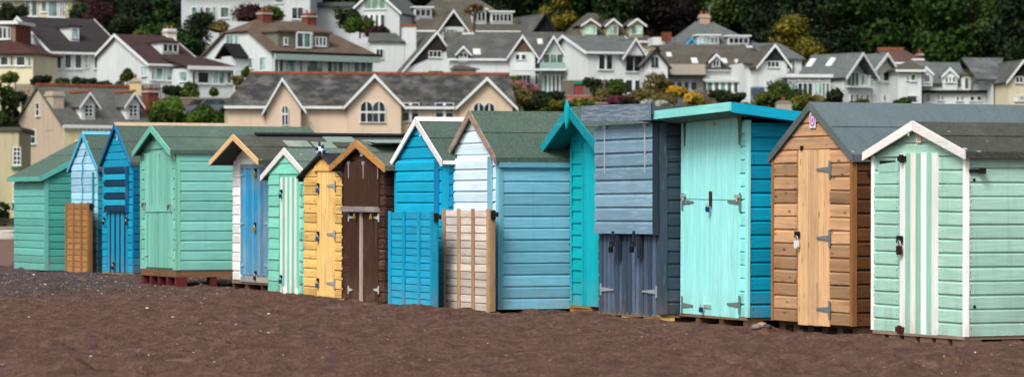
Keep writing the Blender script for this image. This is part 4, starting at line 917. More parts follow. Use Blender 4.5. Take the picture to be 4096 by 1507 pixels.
# long peach building
PEACH = wmat('#cdb8a2', '#ab917c', .35)
b = Bld('villa', 'long peach rendered building with three gables and orange ridge tiles', 228, 912, 7, 600, 880, 2050, PEACH, rmat('#323332', '#85837e', '#6a5c44'))
b.B = 8.5; b.body(424); b.roof_x(302, hipL=2.0, ridge=RIDGE, barge=False, o=.3)
for q, dd in (((1066, 420, 1127, 312, 1203, 418), 6), ((1392, 408, 1497, 298, 1604, 410), 6), ((1840, 412, 1946, 310, 2050, 414), 6)):
    b.cross(*q, y0=-.9, depth=5.2, wall='deep', o=.35)
b.win(1127, 424, 1152, 500, 1, 1, pl=-.9, arch=True); b.win(1212, 426, 1229, 451, 1, 1, fw=.07)
b.win(1441, 407, 1540, 488, 2, 1, pl=-.9, arch=True); b.win(1893, 413, 1978, 492, 2, 1, pl=-.9, arch=True)
b.win(1606, 411, 1676, 486, 2, 2, gap=.15); b.win(1740, 411, 1815, 486, 2, 2, gap=.15)
for x in (1390, 1722): b.box(x-3, 425, x+3, 600, d=.12, nm='drainpipe', m=PEACH)
# cream bungalow, top left
b = Bld('bungalow', 'cream bungalow with tall glazing at the top left corner', 305, 288, -6, 82, wall=wmat('#c5bd9a'))
x0 = b.F(-200, 82).x; g = MB(); zt = b.F(200, -6).z; g.box(x0, 0, 0, 7, -4, zt); b.part('wall', g, b.wall)
b.ze = zt; b.A = 0; b.B = 7; b.roofm = BROWNR; b.roof_x(-60, x0=x0, x1=0, hipR=2)
for w in ((4, 8, 56, 52, 2), (100, -2, 122, 66, 1), (125, -2, 152, 68, 1), (164, 4, 188, 50, 1), (192, 3, 232, 70, 1), (238, 4, 260, 72, 2)): b.win(*w, glass=glassm('#46585e'), fw=.12)
# brick fronted house, far left
b = Bld('house', 'cream house with brick upper bay and dark red tiled lean-to at the left edge', 262, 132, -10, 322, wall=wmat('#cfc6a8'), roof=rmat('#432825', '#553530', '#3a2c26'))
x0 = b.F(-220, 322).x; zt = b.F(100, 214).z; g = MB(); g.box(x0, 0, 0, 7, -3, zt); b.part('wall', g, b.wall)
g = MB(); xb = b.F(62, 165, 3).x; zt2 = b.F(30, 98, 3).z; g.box(x0, xb, 3, 7, zt, zt2); b.part('upper_wall', g, brick())
g = MB(); g.box(x0, xb+.3, 2.7, 7.2, zt2+.003, zt2+.25); b.part('flat_roof', g, TRIM)
g = MB(); zc = b.F(60, 166, 3).z; g.slab([(x0, -.4, zt), (.4, -.4, zt), (xb-.2, 2.995, zc), (x0, 2.995, zc)], .14); g.slab([(.4, -.4, zt), (.4, 7, zt), (xb+.003, 7, zc), (xb+.003, 2.995, zc)], .14); b.part('roof', g, b.roofm)
b.win(-30, 225, 36, 264, 2, glass=GL, fw=.12); b.win(42, 225, 55, 264, 1); b.win(64, 225, 104, 265, 1, fw=.12); b.win(112, 225, 124, 264, 1); b.win(-6, 108, 30, 158, 2, 1, pl=3, fw=.14); b.win(32, 110, 44, 156, 1, 1, pl=3)
# white house dark roof
b = Bld('house', 'white house with steep charcoal roof and six tall dark panes', 268, 207, 33, 318, -40, 492, roof=DARKROOF)
b.body(208); b.roof_x(78, o=.3)
for x0, x1 in ((216, 246), (255, 286), (296, 327), (374, 403), (412, 443), (452, 482)): b.win(x0, 217, x1, 276, 1, 1, fw=.1, glass=GL)
b.win(336, 217, 351, 275, 1, nm='door', glass=GLL, sill=False); b.win(186, 220, 197, 262, 1, 1, 'L'); b.win(70, 130, 90, 164, 1, 1, 'L')
b.dormer(281, 108, 317, 166, None, 1, m=DARKROOF, glass=GLL)
# white house brown roof
b = Bld('house', 'white bungalow with dark brown roof, wide dormer and white chimney', 262, 598, 33, 335, 345, 800, roof=BROWNR)
b.body(257); b.roof_x(148, o=.3)
for w in ((603, 270, 615, 320, 1), (621, 270, 652, 322, 1), (662, 270, 708, 324, 1)): b.win(*w, glass=GLL, fw=.1)
b.win(566, 266, 590, 305, 2, 1, 'L', glass=GLL)
b.dormer(646, 170, 714, 218, None, 3, m=BROWNR, inset=.1); b.chimney(660, 116, 696, 158, plain('#d4d2cc'), pots=2)
pl = -3.2; g = MB(); a_, c_ = b.F(758, 272, pl), b.F(934, 272, pl); zt = a_.z; g.box(a_.x, c_.x, pl, 3, -6, zt); b.part('wall', g, WALL)
g = MB(); zz = b.zr-.9; y_ = b.yr
s_ = (zz-zt)/(y_-pl); g.slab([(a_.x-.3, pl-.35, zt+.12), (c_.x+.35, pl-.35, zt+.12), (c_.x-1.0, y_, zz), (a_.x-.3, y_, zz)], .15); b.part('roof', g, BROWNR)
g = MB(); g.box(a_.x-.35, c_.x+.4, pl-.46, pl-.36, zt-.15, zt+.16); b.part('gutter', g, TRIM)
for w in ((765, 284, 782, 340, 1), (787, 286, 836, 336, 1), (847, 286, 899, 338, 2), (904, 286, 926, 336, 1)): b.win(*w, pl=pl, glass=GLL if w[0] != 787 else GL, fw=.12)
b.win(719, 288, 752, 327, 1, 1, 'L', pl=a_.x, glass=GLL)
b.box(700, 372, 938, 388, pl=pl-.6, d=.2, nm='plinth', m=WALL)
# large white house with brown tiled roof
b = Bld('house', 'large white house with half-hipped brown roof and two brick chimneys', 270, 1087, 38, 322, 822, 1490, roof=BROWNT)
b.body(204)
B = b.B; zr = b.hit(b.c, 90, (0, B/2, 0), (0, 1, 0)).z; ze = b.ze; b.sl = (zr-ze)/(B/2); b.yr = B/2; b.zr = zr; hz = ze+(zr-ze)*.62; hy = B/2*.62; o = .3
q = MB(); T = .14; q.slab([(-o, -o, ze-b.sl*o+T), (b.A+o, -o, ze-b.sl*o+T), (b.A-3, B/2, zr+T), (1.7, B/2, zr+T), (-o, hy, hz+T)], T); q.slab([(-o, B+o, ze-b.sl*o+T), (b.A+o, B+o, ze-b.sl*o+T), (b.A-3, B/2, zr+T), (1.7, B/2, zr+T), (-o, B-hy, hz+T)], T)
q.slab([(-o, hy, hz+T), (-o, B-hy, hz+T), (1.7, B/2, zr+T)], T); q.slab([(b.A+o, -o, ze-b.sl*o+T), (b.A+o, B+o, ze-b.sl*o+T), (b.A-3, B/2, zr+T)], T); b.roof = b.part('roof', q, BROWNT)
g = MB(); g.prism([(.002, 0, ze-.01), (.002, B, ze-.01), (.002, B-hy, hz-.02), (.002, hy, hz-.02)], (.2, 0, 0)); b.part('gable', g, WALL)
g = MB(); g.box(-.02, b.A+.4, -.65, -.35, ze-.75, ze-.25); b.part('fascia', g, plain('#8fa39c')); g = MB(); g.box(-.02, b.A+.45, -.62, -.2, ze-.24, ze-.02); b.part('gutter', g, BLK)
for w in ((1094, 228, 1133, 292, 2), (1138, 228, 1184, 292, 1), (1194, 228, 1210, 296, 1), (1222, 228, 1292, 292, 1), (1305, 228, 1372, 292, 3), (1383, 228, 1400, 296, 1), (1412, 228, 1488, 292, 3)): b.win(*w, rows=1, glass=[GLL, GLG][w[4] > 1], fw=.12)
b.win(905, 142, 955, 182, 3, 1, 'L', glass=GLL); b.win(990, 232, 1014, 274, 1, 1, 'L', glass=GLL); b.win(1041, 230, 1065, 283, 1, 1, 'L', glass=GLL)
DG = plain('#6f6a5e', .8, .15, 3)
o_, yd = b.dormer(1112, 128, 1318, 190, None, 0, wm=DG, m=BROWNT); 
for w in ((1184, 130, 1242, 192, 2), (1259, 148, 1304, 186, 3), (1134, 150, 1150, 180, 1)): q_ = b.win(*w, pl=yd-(.35 if w[0] == 1184 else 0), glass=GLG, fw=.12); q_.parent = o_
g = MB(); a_, c_ = b.F(1184, 190, yd), b.F(1242, 190, yd); g.box(a_.x, c_.x, yd-.35, yd-.01, a_.z, b.F(1184, 128, yd).z); g = b.part('bay', g, TRIM, o_)
b.chimney(1040, 42, 1076, 92); b.chimney(1218, 54, 1254, 104)
g = MB(); y_ = b.L(930, 250).y; y2 = b.L(990, 250).y; zt = b.L(950, 200).z; g.box(-1.2, -.003, y2, y_, -1, zt-.6); b.part('porch', g, WALL)
g = MB(); ym = (y_+y2)/2; g.slab([(-1.6, ym, zt+.5), (-.01, ym, zt+.5), (-.01, y2-.3, zt-.7), (-1.6, y2-.3, zt-.7)], .12); g.slab([(-1.6, ym, zt+.5), (-.01, ym, zt+.5), (-.01, y_+.3, zt-.7), (-1.6, y_+.3, zt-.7)], .12); b.part('porch_roof', g, BLK)
# top white houses
b = Bld('house', 'long white two storey house behind the brown roofed house with two chimneys', 302, 1240, -5, 98, wall=wmat('#b8bebe'))
x0 = b.F(716, 98).x; xm = b.F(1137, 98).x; zt = b.F(900, -70).z; g = MB(); g.box(x0, xm, 1.2, 8, -4, zt); b.part('wall', g, b.wall); g = MB(); g.box(xm, 0, 0, 8, -4, zt); b.part('wall', g, b.wall)
g = MB(); g.box(x0-.3, .3, -.3, 8.3, zt+.003, zt+.4); b.part('roof', g, SLATE)
for w in ((765, 28, 790, 88, 1), (819, 28, 846, 98, 1), (880, 28, 918, 74, 1), (966, 26, 994, 68, 1), (1022, 28, 1046, 60, 2), (1102, 30, 1132, 74, 1), (1098, -40, 1135, 14, 1)): b.win(*w, pl=1.2, glass=GLG if w[0] < 900 else GLL, fw=.12)
b.win(800, 28, 812, 96, 1, pl=1.2, glass=GLG); b.win(852, 28, 864, 96, 1, pl=1.2, glass=GLG); b.win(1167, 30, 1214, 78, 2, glass=GL)
b = Bld('house', 'white gabled house with four narrow dark windows under green glazing', 303, 1598, -14, 124, wall=wmat('#b8bebe'), roof=GREYR)
x0 = b.F(1402, 124).x; g = MB(); zt = b.F(1590, 40).z; g.box(x0, -.01, 0, 9, -4, zt-.2); b.part('wall', g, b.wall); b.A = 0; b.B = 9
b.cross(1402, 46, 1500, -46, 1598, 42, y0=-.02, depth=9)
b.win(1456, 60, 1541, 110, 4, 1, gap=.2); b.win(1456, -14, 1546, 38, 3, 1, glass=glassm('#7a9a88'))
g = MB(); xl = b.F(1236, 90, 2).x; g.box(xl, x0, 2, 8, -4, b.F(1300, 30, 2).z); b.part('wall', g, b.wall); g = MB(); g.box(xl-.3, x0, 1.5, 8, b.F(1300, 29, 2).z, b.F(1300, 12, 2).z); b.part('flat_roof', g, plain('#4c4e50'))
b.win(1345, 58, 1374, 84, 2, pl=2)
# big slate roofed house behind
b = Bld('house', 'big grey slate roofed house with black gable and white box dormers, beside a palm', 306, 1650, 10, 135, roof=SLATEB)
b.A = b.F(2100, 100).x; b.B = 11; b.body(118); b.roof_x(-30, hipL=4, hipR=5, barge=False)
b.dormer(1657, 32, 1727, 74, None, 3, inset=.1); b.dormer(1890, 40, 1945, 96, None, 3, inset=.1); b.dormer(1963, 50, 2050, 96, None, 5, inset=.08)
b.cross(1760, 112, 1812, 40, 1864, 112, y0=-2.0, depth=6, tri=BLK, wall='deep'); b.win(1768, 116, 1830, 150, 4, pl=-2.0, glass=GLL)
b = Bld('house', 'small grey roofed house with all black gable end, below the golden conifer', 304, 2125, 20, 132, roof=SLATE, wall=BLK, trim=BLK)
b.A = b.F(2228, 120).x; b.B = 7; b.body(130); b.cross(2125, 130, 2178, 53, 2229, 132, y0=-.02, depth=9, wall='deep', trim=BLK)
b = Bld('house', 'grey brown roofed house with three hipped white dormers in a row', 306, 2290, 14, 172, roof=SLATEB, wall=wmat('#b9ad8c'))
b.A = b.F(2625, 160).x; b.B = 10; b.body(160); b.roof_x(58, hipL=3.2, hipR=5, barge=False)
for x0, x1 in ((2332, 2388), (2428, 2474), (2519, 2572)): b.dormer(x0, 97, x1, 148, 78, 2, glass=glassm('#7a9a88'), inset=.12, m=SLATEB)
b = Bld('house', 'grey slate house with bright blue gable trim and long white dormers below the wood', 300, 2700, 6, 190, roof=GREYR)
b.A = b.F(3035, 160).x; b.B = 9; b.body(182); b.roof_x(92, hipL=3, hipR=4, barge=False)
b.dormer(2790, 144, 2876, 182, None, 5, inset=.06, glass=GLL); b.dormer(2912, 147, 2996, 182, None, 4, inset=.06); b.chimney(2796, 58, 2836, 94, plain('#a98878'), pots=2)
g = MB(); q_ = b.F(2838, 60, b.yr); g.tube([(q_.x, b.yr, q_.z-1), (q_.x, b.yr, q_.z+.9)], .035, 5); g.box(q_.x-.3, q_.x+.3, b.yr-.02, b.yr+.02, q_.z+.75, q_.z+.79); g.box(q_.x-.2, q_.x+.2, b.yr-.02, b.yr+.02, q_.z+.55, q_.z+.59); b.part('aerial', g, STEEL)
b.cross(2740, 183, 2765, 149, 2790, 184, y0=-1.2, depth=4, trim=plain('#2f9ed0'), wm=TRIM, base=200)
b.box(2645, 130, 2684, 166, pl=-1.2, d=.4, nm='chimney', m=brick()); b.box(2610, 150, 2688, 182, pl=-.5, d=.3, nm='side_wall', m=WALL, back=3)
# chimney house
b = Bld('house', 'white house with tall white chimney and dark triangular gable left of centre', 284, 1690, 14, 300, roof=SLATE)
b.A = b.F(1797, 290).x; b.B = 8; b.body(215)
b.cross(1601, 292, 1746, 126, 1800, 206, y0=-.3, depth=8, tri=plain('#2b2320'), wm=WALL, o=.25, wall='deep')
b.win(1714, 204, 1765, 230, 3, pl=-.3); b.win(1713, 284, 1772, 300, 1, pl=-.3, frame=plain('#3c7a62'))
g = MB(); y_ = 2.5; a_, c_ = b.F(1612, 200, y_), b.F(1660, 200, y_); g.box(a_.x, c_.x, y_-.5, y_+.6, 0, b.F(1612, 104, y_).z); ch = b.part('chimney', g, wmat('#cfd3d0')); g = MB(); g.box(a_.x-.1, c_.x+.1, y_-.6, y_+.7, b.F(1612, 106, y_).z, b.F(1612, 98, y_).z); b.part('chimney_cap', g, RIDGE, ch)
g = MB(); a_, c_ = b.F(1478, 280, 2), b.F(1620, 280, 2); zt = b.F(1500, 172, 2).z; g.box(a_.x, c_.x, 2, 8, -3, zt); b.part('wall', g, WALL); g = MB(); g.slab([(a_.x-.2, 1.8, zt+.14), (c_.x, 1.8, zt+.14), (c_.x, 6, b.F(1500, 132, 6).z), (a_.x+.8, 6, b.F(1500, 132, 6).z)], .14); b.part('roof', g, SLATE)
b.win(1503, 196, 1533, 234, 2, pl=2)
# middle white row
b = Bld('house', 'long white house with brown gable beside a glazed gable with balcony', 282, 1800, 4, 345, roof=SLATE)
b.A = b.F(2260, 340).x; b.B = 9; b.body(236); b.roof_x(134, o=.25, barge=False, x0=0)
b.cross(2040, 212, 2089, 141, 2140, 212, y0=-1.2, depth=6, tri=plain('#5a4a3c'), wall='deep', o=.3)
b.cross(2165, 222, 2213, 143, 2262, 226, y0=-1.8, depth=7, wall='deep', o=.35, wm=plain('#9fa8a6'))
b.win(2060, 217, 2104, 241, 2, gap=.15, pl=-1.2, sill=False); b.win(2073, 299, 2122, 340, 3, pl=-1.2); b.win(2139, 299, 2153, 340, 1, pl=-1.2)
b.win(2172, 216, 2254, 272, 3, pl=-1.8, glass=GLG); b.win(2174, 300, 2256, 372, 5, gap=.1, pl=-1.8, glass=GLG)
g = MB(); a_, c_ = b.F(2050, 280, -3), b.F(2262, 280, -3); g.box(a_.x, c_.x, -3.1, -1.81, b.F(2050, 282, -3).z, b.F(2050, 275, -3).z); b.part('balcony', g, TRIM)
g = MB(); a_, c_ = b.F(2160, 280, -3.1), b.F(2262, 280, -3.1); g.box(a_.x, c_.x, -3.1, -3.06, b.F(2050, 275, -3).z, b.F(2050, 250, -3).z); b.part('balcony_glass', g, plain('#8aa09c', .2))
b.dormer(1834, 208, 1872, 236, 188, 2, m=BLK, inset=.1); b.skylight(1892, 200, 1922, 222); b.skylight(2150, 160, 2170, 180); b.chimney(1848, 132, 1895, 152, TRIM, pots=2)
g = MB(); a_, c_ = b.F(1800, 300, -2), b.F(1905, 300, -2); zt = b.F(1830, 280, -2).z; g.box(a_.x, c_.x, -2, 0, -3, zt); b.part('wall', g, WALL); g = MB(); g.slab([(a_.x, -2.3, zt+.1), (c_.x+.3, -2.3, zt+.1), (c_.x-1, -.01, b.F(1830, 262, 0).z), (a_.x+.5, -.01, b.F(1830, 262, 0).z)], .12); b.part('roof', g, SLATEB)
# white house with triangle gable
b = Bld('house', 'tall white house with plain white triangular gable over a recessed balcony', 276, 2350, 22, 372, 2178, 2576, roof=GREYR)
b.body(210); b.roof_x(150, o=.3)
b.cross(2497, 216, 2538, 152, 2579, 220, y0=-.5, depth=5, o=.3, wm=TRIM, base=218)
b.win(2392, 219, 2450, 280, 2, gap=.12); b.win(2500, 223, 2568, 288, 2, glass=GL); b.win(2377, 315, 2462, 356, 3, gap=.2); b.win(2500, 319, 2566, 374, 2, gap=.2)
b.win(2262, 340, 2274, 360, 1, 1, 'L')
b = Bld('house', 'narrow white gabled house with two slit windows, in the row left of the yellow shrubs', 275, 2672, 6, 362, roof=SLATE, trim=BLK)
x0 = b.F(2580, 360).x; b.A = 0; b.B = 8; b.cross(2579, 246, 2622, 197, 2671, 257, y0=0, depth=9, wall='deep', trim=BLK, bw=.15)
b.win(2606, 230, 2616, 264, 1); b.win(2621, 230, 2631, 264, 1)
# long roofed cottages
b = Bld('house', 'long low white cottage row with beige flat dormer and glazed sun room behind yellow shrubs', 277, 2674, 5, 376, roof=SLATEB)
b.A = b.F(3000, 340).x; b.B = 9; b.body(277); b.roof_x(186, o=.25, barge=False)
b.box(2672, 258, 2818, 300, pl=-.4, d=.5, nm='flat_dormer', m=plain('#a0968a'), back=1); b.box(2668, 300, 2820, 306, pl=-.9, d=.3, nm='gutter', m=BLK, back=.8)
b.box(2818, 273, 2996, 278, pl=-.05, d=.4, nm='gutter', m=BLK)
b.win(2675, 326, 2788, 364, 4, gap=.2); b.dormer(2846, 238, 2882, 272, 220, 2, inset=.25, m=BLK)
for q in ((2766, 236, 2790, 256), (2886, 238, 2908, 256), (2940, 242, 2960, 256), (2666, 214, 2686, 230)): b.skylight(*q)
g = MB(); a_, c_ = b.F(2822, 370, -2.5), b.F(3010, 370, -2.5); zt = b.F(2830, 324, -2.5).z; g.box(a_.x+.2, c_.x-.2, -2.4, -.01, -.5, zt-.05); b.part('sun_room', g, plain('#55615c')); g = MB(); g.slab([(a_.x, -2.8, zt), (c_.x, -2.8, zt), (c_.x, -.01, b.F(2830, 312, 0).z), (a_.x, -.01, b.F(2830, 312, 0).z)], .14); b.part('sun_room_roof', g, plain('#b0b4ae'))
b.win(2826, 325, 3008, 372, 7, pl=-2.5, gap=.16, glass=GLG)
# gabled house, black triangle
b = Bld('house', 'white house with big black triangular gable left of the glass conservatory', 272, 3050, 12, 352, roof=SLATEB)
b.A = b.F(3210, 350).x; b.B = 9; b.body(250, x0=-1.15, y0=1)
b.cross(3037, 250, 3096, 177, 3148, 248, y0=-1, depth=9, wall='deep', tri=plain('#24262c'), o=.35)
b.win(3067, 245, 3116, 270, 3, pl=-1); b.win(3062, 324, 3082, 345, 1, pl=-1, glass=GLL); b.win(3096, 324, 3112, 345, 1, pl=-1)
b.ze = b.F(3150, 240, .5).z; g = MB(); a_, c_ = b.F(3148, 240, .5), b.F(3207, 240, .5); g.box(a_.x, c_.x, .5, 7, -3, a_.z); b.part('wall', g, WALL)
g = MB(); zt = a_.z; g.slab([(a_.x-2, .2, zt+.1), (c_.x+.3, .2, zt+.1), (c_.x-.7, 4.5, b.F(3150, 174, 4.5).z), (a_.x-2, 4.5, b.F(3150, 174, 4.5).z)], .14); g.slab([(c_.x+.3, .2, zt+.1), (c_.x+.3, 8, zt+.1), (c_.x-.7, 4.5, b.F(3150, 174, 4.5).z)], .14); b.part('roof', g, GREYR)
g = MB(); zt = b.F(3000, 254, 1).z; g.slab([(-1.5, .7, zt), (0, .7, zt), (0, 5.5, b.F(3000, 178, 5.5).z), (-.3, 5.5, b.F(3000, 178, 5.5).z)], .14); b.part('roof', g, SLATEB)
b.win(3154, 241, 3178, 297, 2, pl=.5)
b = Bld('conservatory', 'white framed glass conservatory with flat roof between two white houses', 266, 3150, 8, 388, cat='conservatory', group='glazed garden rooms')
b.A = b.F(3320, 380).x; b.B = 4; g = MB(); zt = b.F(3200, 310).z; g.box(.1, b.A-.1, .1, 4, -1, zt-.1); b.part('room', g, plain('#6d7a76')); g = MB(); g.box(-.2, b.A+.2, -.3, 4.2, zt, zt+.25); b.part('roof', g, TRIM)
b.win(3150, 312, 3320, 326, 4, glass=GLG, sill=False, fw=.14); b.win(3150, 330, 3182, 386, 2, glass=GLL); b.win(3188, 330, 3252, 386, 3, glass=GL, fw=.16); b.win(3254, 330, 3320, 390, 4, glass=GLL, fw=.12)
# pair of gabled houses
b = Bld('house', 'white gabled house with glass balcony and two skylights on grey roof', 268, 3377, 38, 412, 3190, 3486, roof=GREYR)
b.body(298)
zr = b.F(3433, 216).z; xa = b.F(3433, 216).x; A = b.A; sl = (zr-b.ze)/xa; q = MB(); o = .35
q.slab([(-o, -.6, b.ze-sl*o+.1), (xa, -.6, zr+.1), (xa, b.B, zr+.1), (-o, b.B, b.ze-sl*o+.1)], .14); q.slab([(A+o, -.6, b.ze-sl*o+.1), (xa, -.6, zr+.1), (xa, b.B, zr+.1), (A+o, b.B, b.ze-sl*o+.1)], .14); b.roof = b.part('roof', q, GREYR)
g = MB(); g.prism([(0, .6, b.ze), (A, .6, b.ze), (xa, .6, zr-.05)], (0, .3, 0)); b.part('gable', g, wmat('#a9aeac'))
g = MB(); f = -.66
for sg, xe in ((-1, -o), (1, A+o)): g.prism([(xa, f, zr+.12), (xe, f, b.ze-sl*o+.12), (xe, f, b.ze-sl*o-.15), (xa, f, zr-.15)], (0, .06, 0))
b.part('bargeboard', g, TRIM)
b.win(3385, 288, 3434, 346, 3, pl=-.0, glass=GLG); b.win(3440, 300, 3478, 344, 2, glass=glassm('#8fa09c')); b.box(3383, 344, 3482, 350, d=.5, nm='balcony', m=TRIM)
b.win(3398, 378, 3412, 404, 1); b.win(3420, 378, 3432, 404, 1); b.win(3440, 378, 3450, 404, 1); b.win(3462, 378, 3474, 404, 1)
for px, py in ((3243, 256), (3322, 253)):
    p = b.hit(px, py, (0, 0, b.ze+.1), (-sl, 0, 1)); g = MB(); g.slab([(p.x-.3, p.y-.3, p.z-.3*sl+.12), (p.x+.3, p.y-.3, p.z+.3*sl+.12), (p.x+.3, p.y+.3, p.z+.3*sl+.12), (p.x-.3, p.y+.3, p.z-.3*sl+.12)], .08); b.part('skylight', g, plain('#e4e8e6', .3), b.roof)
b = Bld('house', 'white gabled house with single dark square window right of the balcony gable', 270, 3489, 36, 412, 3440, 3590, roof=GREYR)
b.body(300, y1=9); xa = b.F(3535, 218).x; zr = b.F(3535, 218).z; A = b.A; zl = b.F(3489, 282).z; q = MB()
q.slab([(-.2, -.5, zl), (xa, -.5, zr+.1), (xa, 9, zr+.1), (-.2, 9, zl)], .14); q.slab([(A+.35, -.5, b.ze-.25), (xa, -.5, zr+.1), (xa, 9, zr+.1), (A+.35, 9, b.ze-.25)], .14); b.part('roof', q, GREYR)
g = MB(); g.prism([(0, 0, b.ze-.02), (A, 0, b.ze-.02), (xa, 0, zr-.1)], (0, .3, 0)); b.part('gable', g, wmat('#cfcbbb'))
g = MB(); g.prism([(xa, -.56, zr+.12), (-.2, -.56, zl+.02), (-.2, -.56, zl-.25), (xa, -.56, zr-.18)], (0, .06, 0)); g.prism([(xa+.001, -.56, zr+.12), (A+.35, -.56, b.ze-.23), (A+.35, -.56, b.ze-.5), (xa+.001, -.56, zr-.18)], (0, .06, 0)); b.part('bargeboard', g, TRIM)
b.win(3528, 285, 3563, 328, 1, glass=GL, fw=.12); b.win(3504, 288, 3520, 326, 1, glass=glassm('#9ab8c8')); b.win(3530, 380, 3542, 406, 1); b.win(3550, 380, 3562, 406, 1)
b = Bld('house', 'house with dark red tiled roof showing behind the white gabled pair', 292, 3560, 5, 250, roof=rmat('#54403a', '#6b5248', '#6a5840'))
b.A = b.F(3700, 250).x; b.B = 8; b.body(252); b.roof_x(204, hipR=1.5, ridge=RIDGE, barge=False); b.chimney(3645, 236, 3694, 256, TRIM, y=.8, pots=0); b.chimney(3668, 208, 3688, 236, pots=1)
b = Bld('house', 'square white house with low hipped slate roof and small side gable', 268, 3592, 8, 412, roof=SLATEB)
b.A = b.F(3686, 400).x; b.B = 8; b.body(284); b.roof_x(250, hipL=2.4, hipR=.01, barge=False, o=.3)
b.win(3640, 296, 3664, 325, 1, glass=GLG, fw=.1); b.win(3625, 302, 3632, 322, 1); b.win(3624, 382, 3668, 412, 1)
b.cross(3688, 296, 3702, 266, 3730, 292, y0=.4, depth=5, wall='deep', base=345, o=.1); b.win(3698, 299, 3718, 330, 2, pl=.4)
b = Bld('house', 'long low white house with grey roof and two unlike dormers at the right', 270, 3692, 3, 412, roof=GREYR)
b.A = b.F(4040, 400).x; b.B = 10; g = MB(); zt = b.F(3800, 334, 1.5).z; g.box(0, b.A-2, 1.5, 8, -3, zt); b.part('wall', g, WALL)
g = MB(); zl = b.F(3800, 372).z; g.box(0, b.A, 0, 1.49, -3, zl); b.part('wall', g, WALL); g = MB(); g.box(-.2, b.A+.1, -.35, 1.48, zl+.003, zl+.22); b.part('flat_roof', g, BLK)
g = MB(); zr = b.F(3800, 250, 5.5).z; g.slab([(-.3, 1.2, zt), (b.A-3.2, 1.2, zt), (b.A-3.2, 5.5, zr), (-.3, 5.5, zr)], .15); g.slab([(-.3, 9.5, zt), (b.A-3.2, 9.5, zt), (b.A-3.2, 5.5, zr), (-.3, 5.5, zr)], .15); b.roof = b.part('roof', g, GREYR)
b.cross(3770, 300, 3800, 271, 3830, 302, y0=1.2, depth=4, wall='deep', base=372, o=.12); b.win(3780, 306, 3821, 330, 3, pl=1.2, gap=.12)
g = MB(); a_, c_ = b.F(3846, 350, 1.1), b.F(3884, 350, 1.1); zt2 = b.F(3850, 302, 1.1).z; g.box(a_.x, c_.x, 1.1, 4, b.F(3850, 360, 1.1).z, zt2); dm = b.part('dormer', g, WALL); g = MB(); m_ = (a_.x+c_.x)/2
g.add([(a_.x-.2, .9, zt2), (c_.x+.2, .9, zt2), (c_.x+.2, 3.5, zt2), (a_.x-.2, 3.5, zt2), (m_, 2.2, b.F(3865, 283, 2.2).z)], [(0, 1, 4), (1, 2, 4), (2, 3, 4), (3, 0, 4), (3, 2, 1, 0)]); b.part('dormer_roof', g, SLATEB, dm); w_ = b.win(3857, 311, 3875, 358, 1, pl=1.1, glass=GLG); w_.parent = dm
for w in ((3749, 380, 3758, 402, 1), (3764, 380, 3774, 402, 1), (3824, 384, 3836, 404, 1), (3842, 384, 3852, 404, 1), (3878, 384, 3898, 404, 1), (3906, 384, 3926, 404, 1), (3950, 386, 3962, 404, 1), (3972, 386, 3984, 404, 1)): b.win(*w)
b.win(3700, 376, 3722, 410, 1, nm='door', glass=plain('#8a908e'))
b = Bld('house', 'cream house with black gable end at the far right edge of the row', 266, 4034, 12, 412, roof=SLATE, wall=wmat('#c9c0a6'))
b.A = b.F(4150, 400).x; b.B = 9; b.cross(4034, 312, 4089, 240, 4146, 312, y0=0, depth=9, tri=BLK, wall='deep', o=.3); b.win(4060, 306, 4092, 332, 2); b.win(4058, 380, 4070, 404, 1, glass=glassm('#9ab8c8')); b.win(4078, 382, 4094, 404, 2)
g = MB(); zt = b.F(3960, 318, 3).z; x0 = b.F(3905, 318, 3).x; zr = b.F(3960, 232, 6.5).z; g.box(x0+1.5, -.3, 3, 9, -3, zt); b.part('wall', g, WALL); g = MB(); g.slab([(x0, 2.7, zt), (0, 2.7, zt), (2, 6.5, zr), (x0, 6.5, zr)], .15); b.part('roof', g, rmat('#4c5052', '#80807c'))

# garden walls, fences, small outbuildings
def gwall(px0, px1, py0, py1, D, m, label, nm='garden_wall', cat='wall', D2=None, th=.25, slats=0):
    a, c = world(px0, py1, D), world(px1, py1, D2 or D); zt = world(px0, py0, D).z; d_ = (c-a); d_.z = 0; L_ = d_.length; e = empty(nm, a, math.atan2(d_.y, d_.x), label, cat)
    H_ = zt-a.z
    if slats:
        g = MB(); 
        for k in range(slats): x = L_*k/slats; g.box(x+.02, x+L_/slats-.02, 0, .03, 0, H_*(.93+.07*(k % 2)))
        g.build('boards', m, e)
        for k in range(0, slats, max(1, slats//6)): g = MB(); g.box(L_*k/slats-.05, L_*k/slats+.05, .031, .13, -.6, H_+.1); g.build('post', m, e)
    else:
        g = MB(); g.box(0, L_, 0, th, -2, H_); g.build('wall', m, e); g = MB(); g.box(-.05, L_+.05, -.05, th+.05, H_+.003, H_+.1); g.build('coping', plain('#8a8378'), e)
    return e
STONE = wmat('#6a6156', '#4c463e', .6)
gwall(60, 640, 335, 372, 250, wood('#4c463e', 'z', '#2c2620', .2), 'dark weathered board fence above the tan cottage roof', 'garden_fence', 'fence', slats=90)
gwall(620, 930, 395, 440, 246, STONE, 'brown rubble retaining wall below the dark brown roofed bungalow')
gwall(640, 800, 350, 395, 250, wood('#5a5348', 'z', '#2c2620', .2), 'grey board fence left of the peach building', 'garden_fence', 'fence', slats=34)
gwall(2250, 2420, 325, 345, 262, STONE, 'low brown wall in the garden below the glazed gable')
gwall(2780, 2860, 362, 392, 262, wood('#5c4a42', 'z', '#2c2620', .2), 'brown board fence right of the yellow shrubs', 'garden_fence', 'fence', slats=14)
gwall(3005, 3060, 352, 385, 262, plain('#3f4c63', .7), 'blue painted fence panel under the black gabled house', 'garden_fence', 'fence', slats=8)
gwall(2690, 2770, 392, 425, 255, plain('#5d5f63', .7), 'grey board screen below the yellow shrubs', 'garden_fence', 'fence', slats=12)
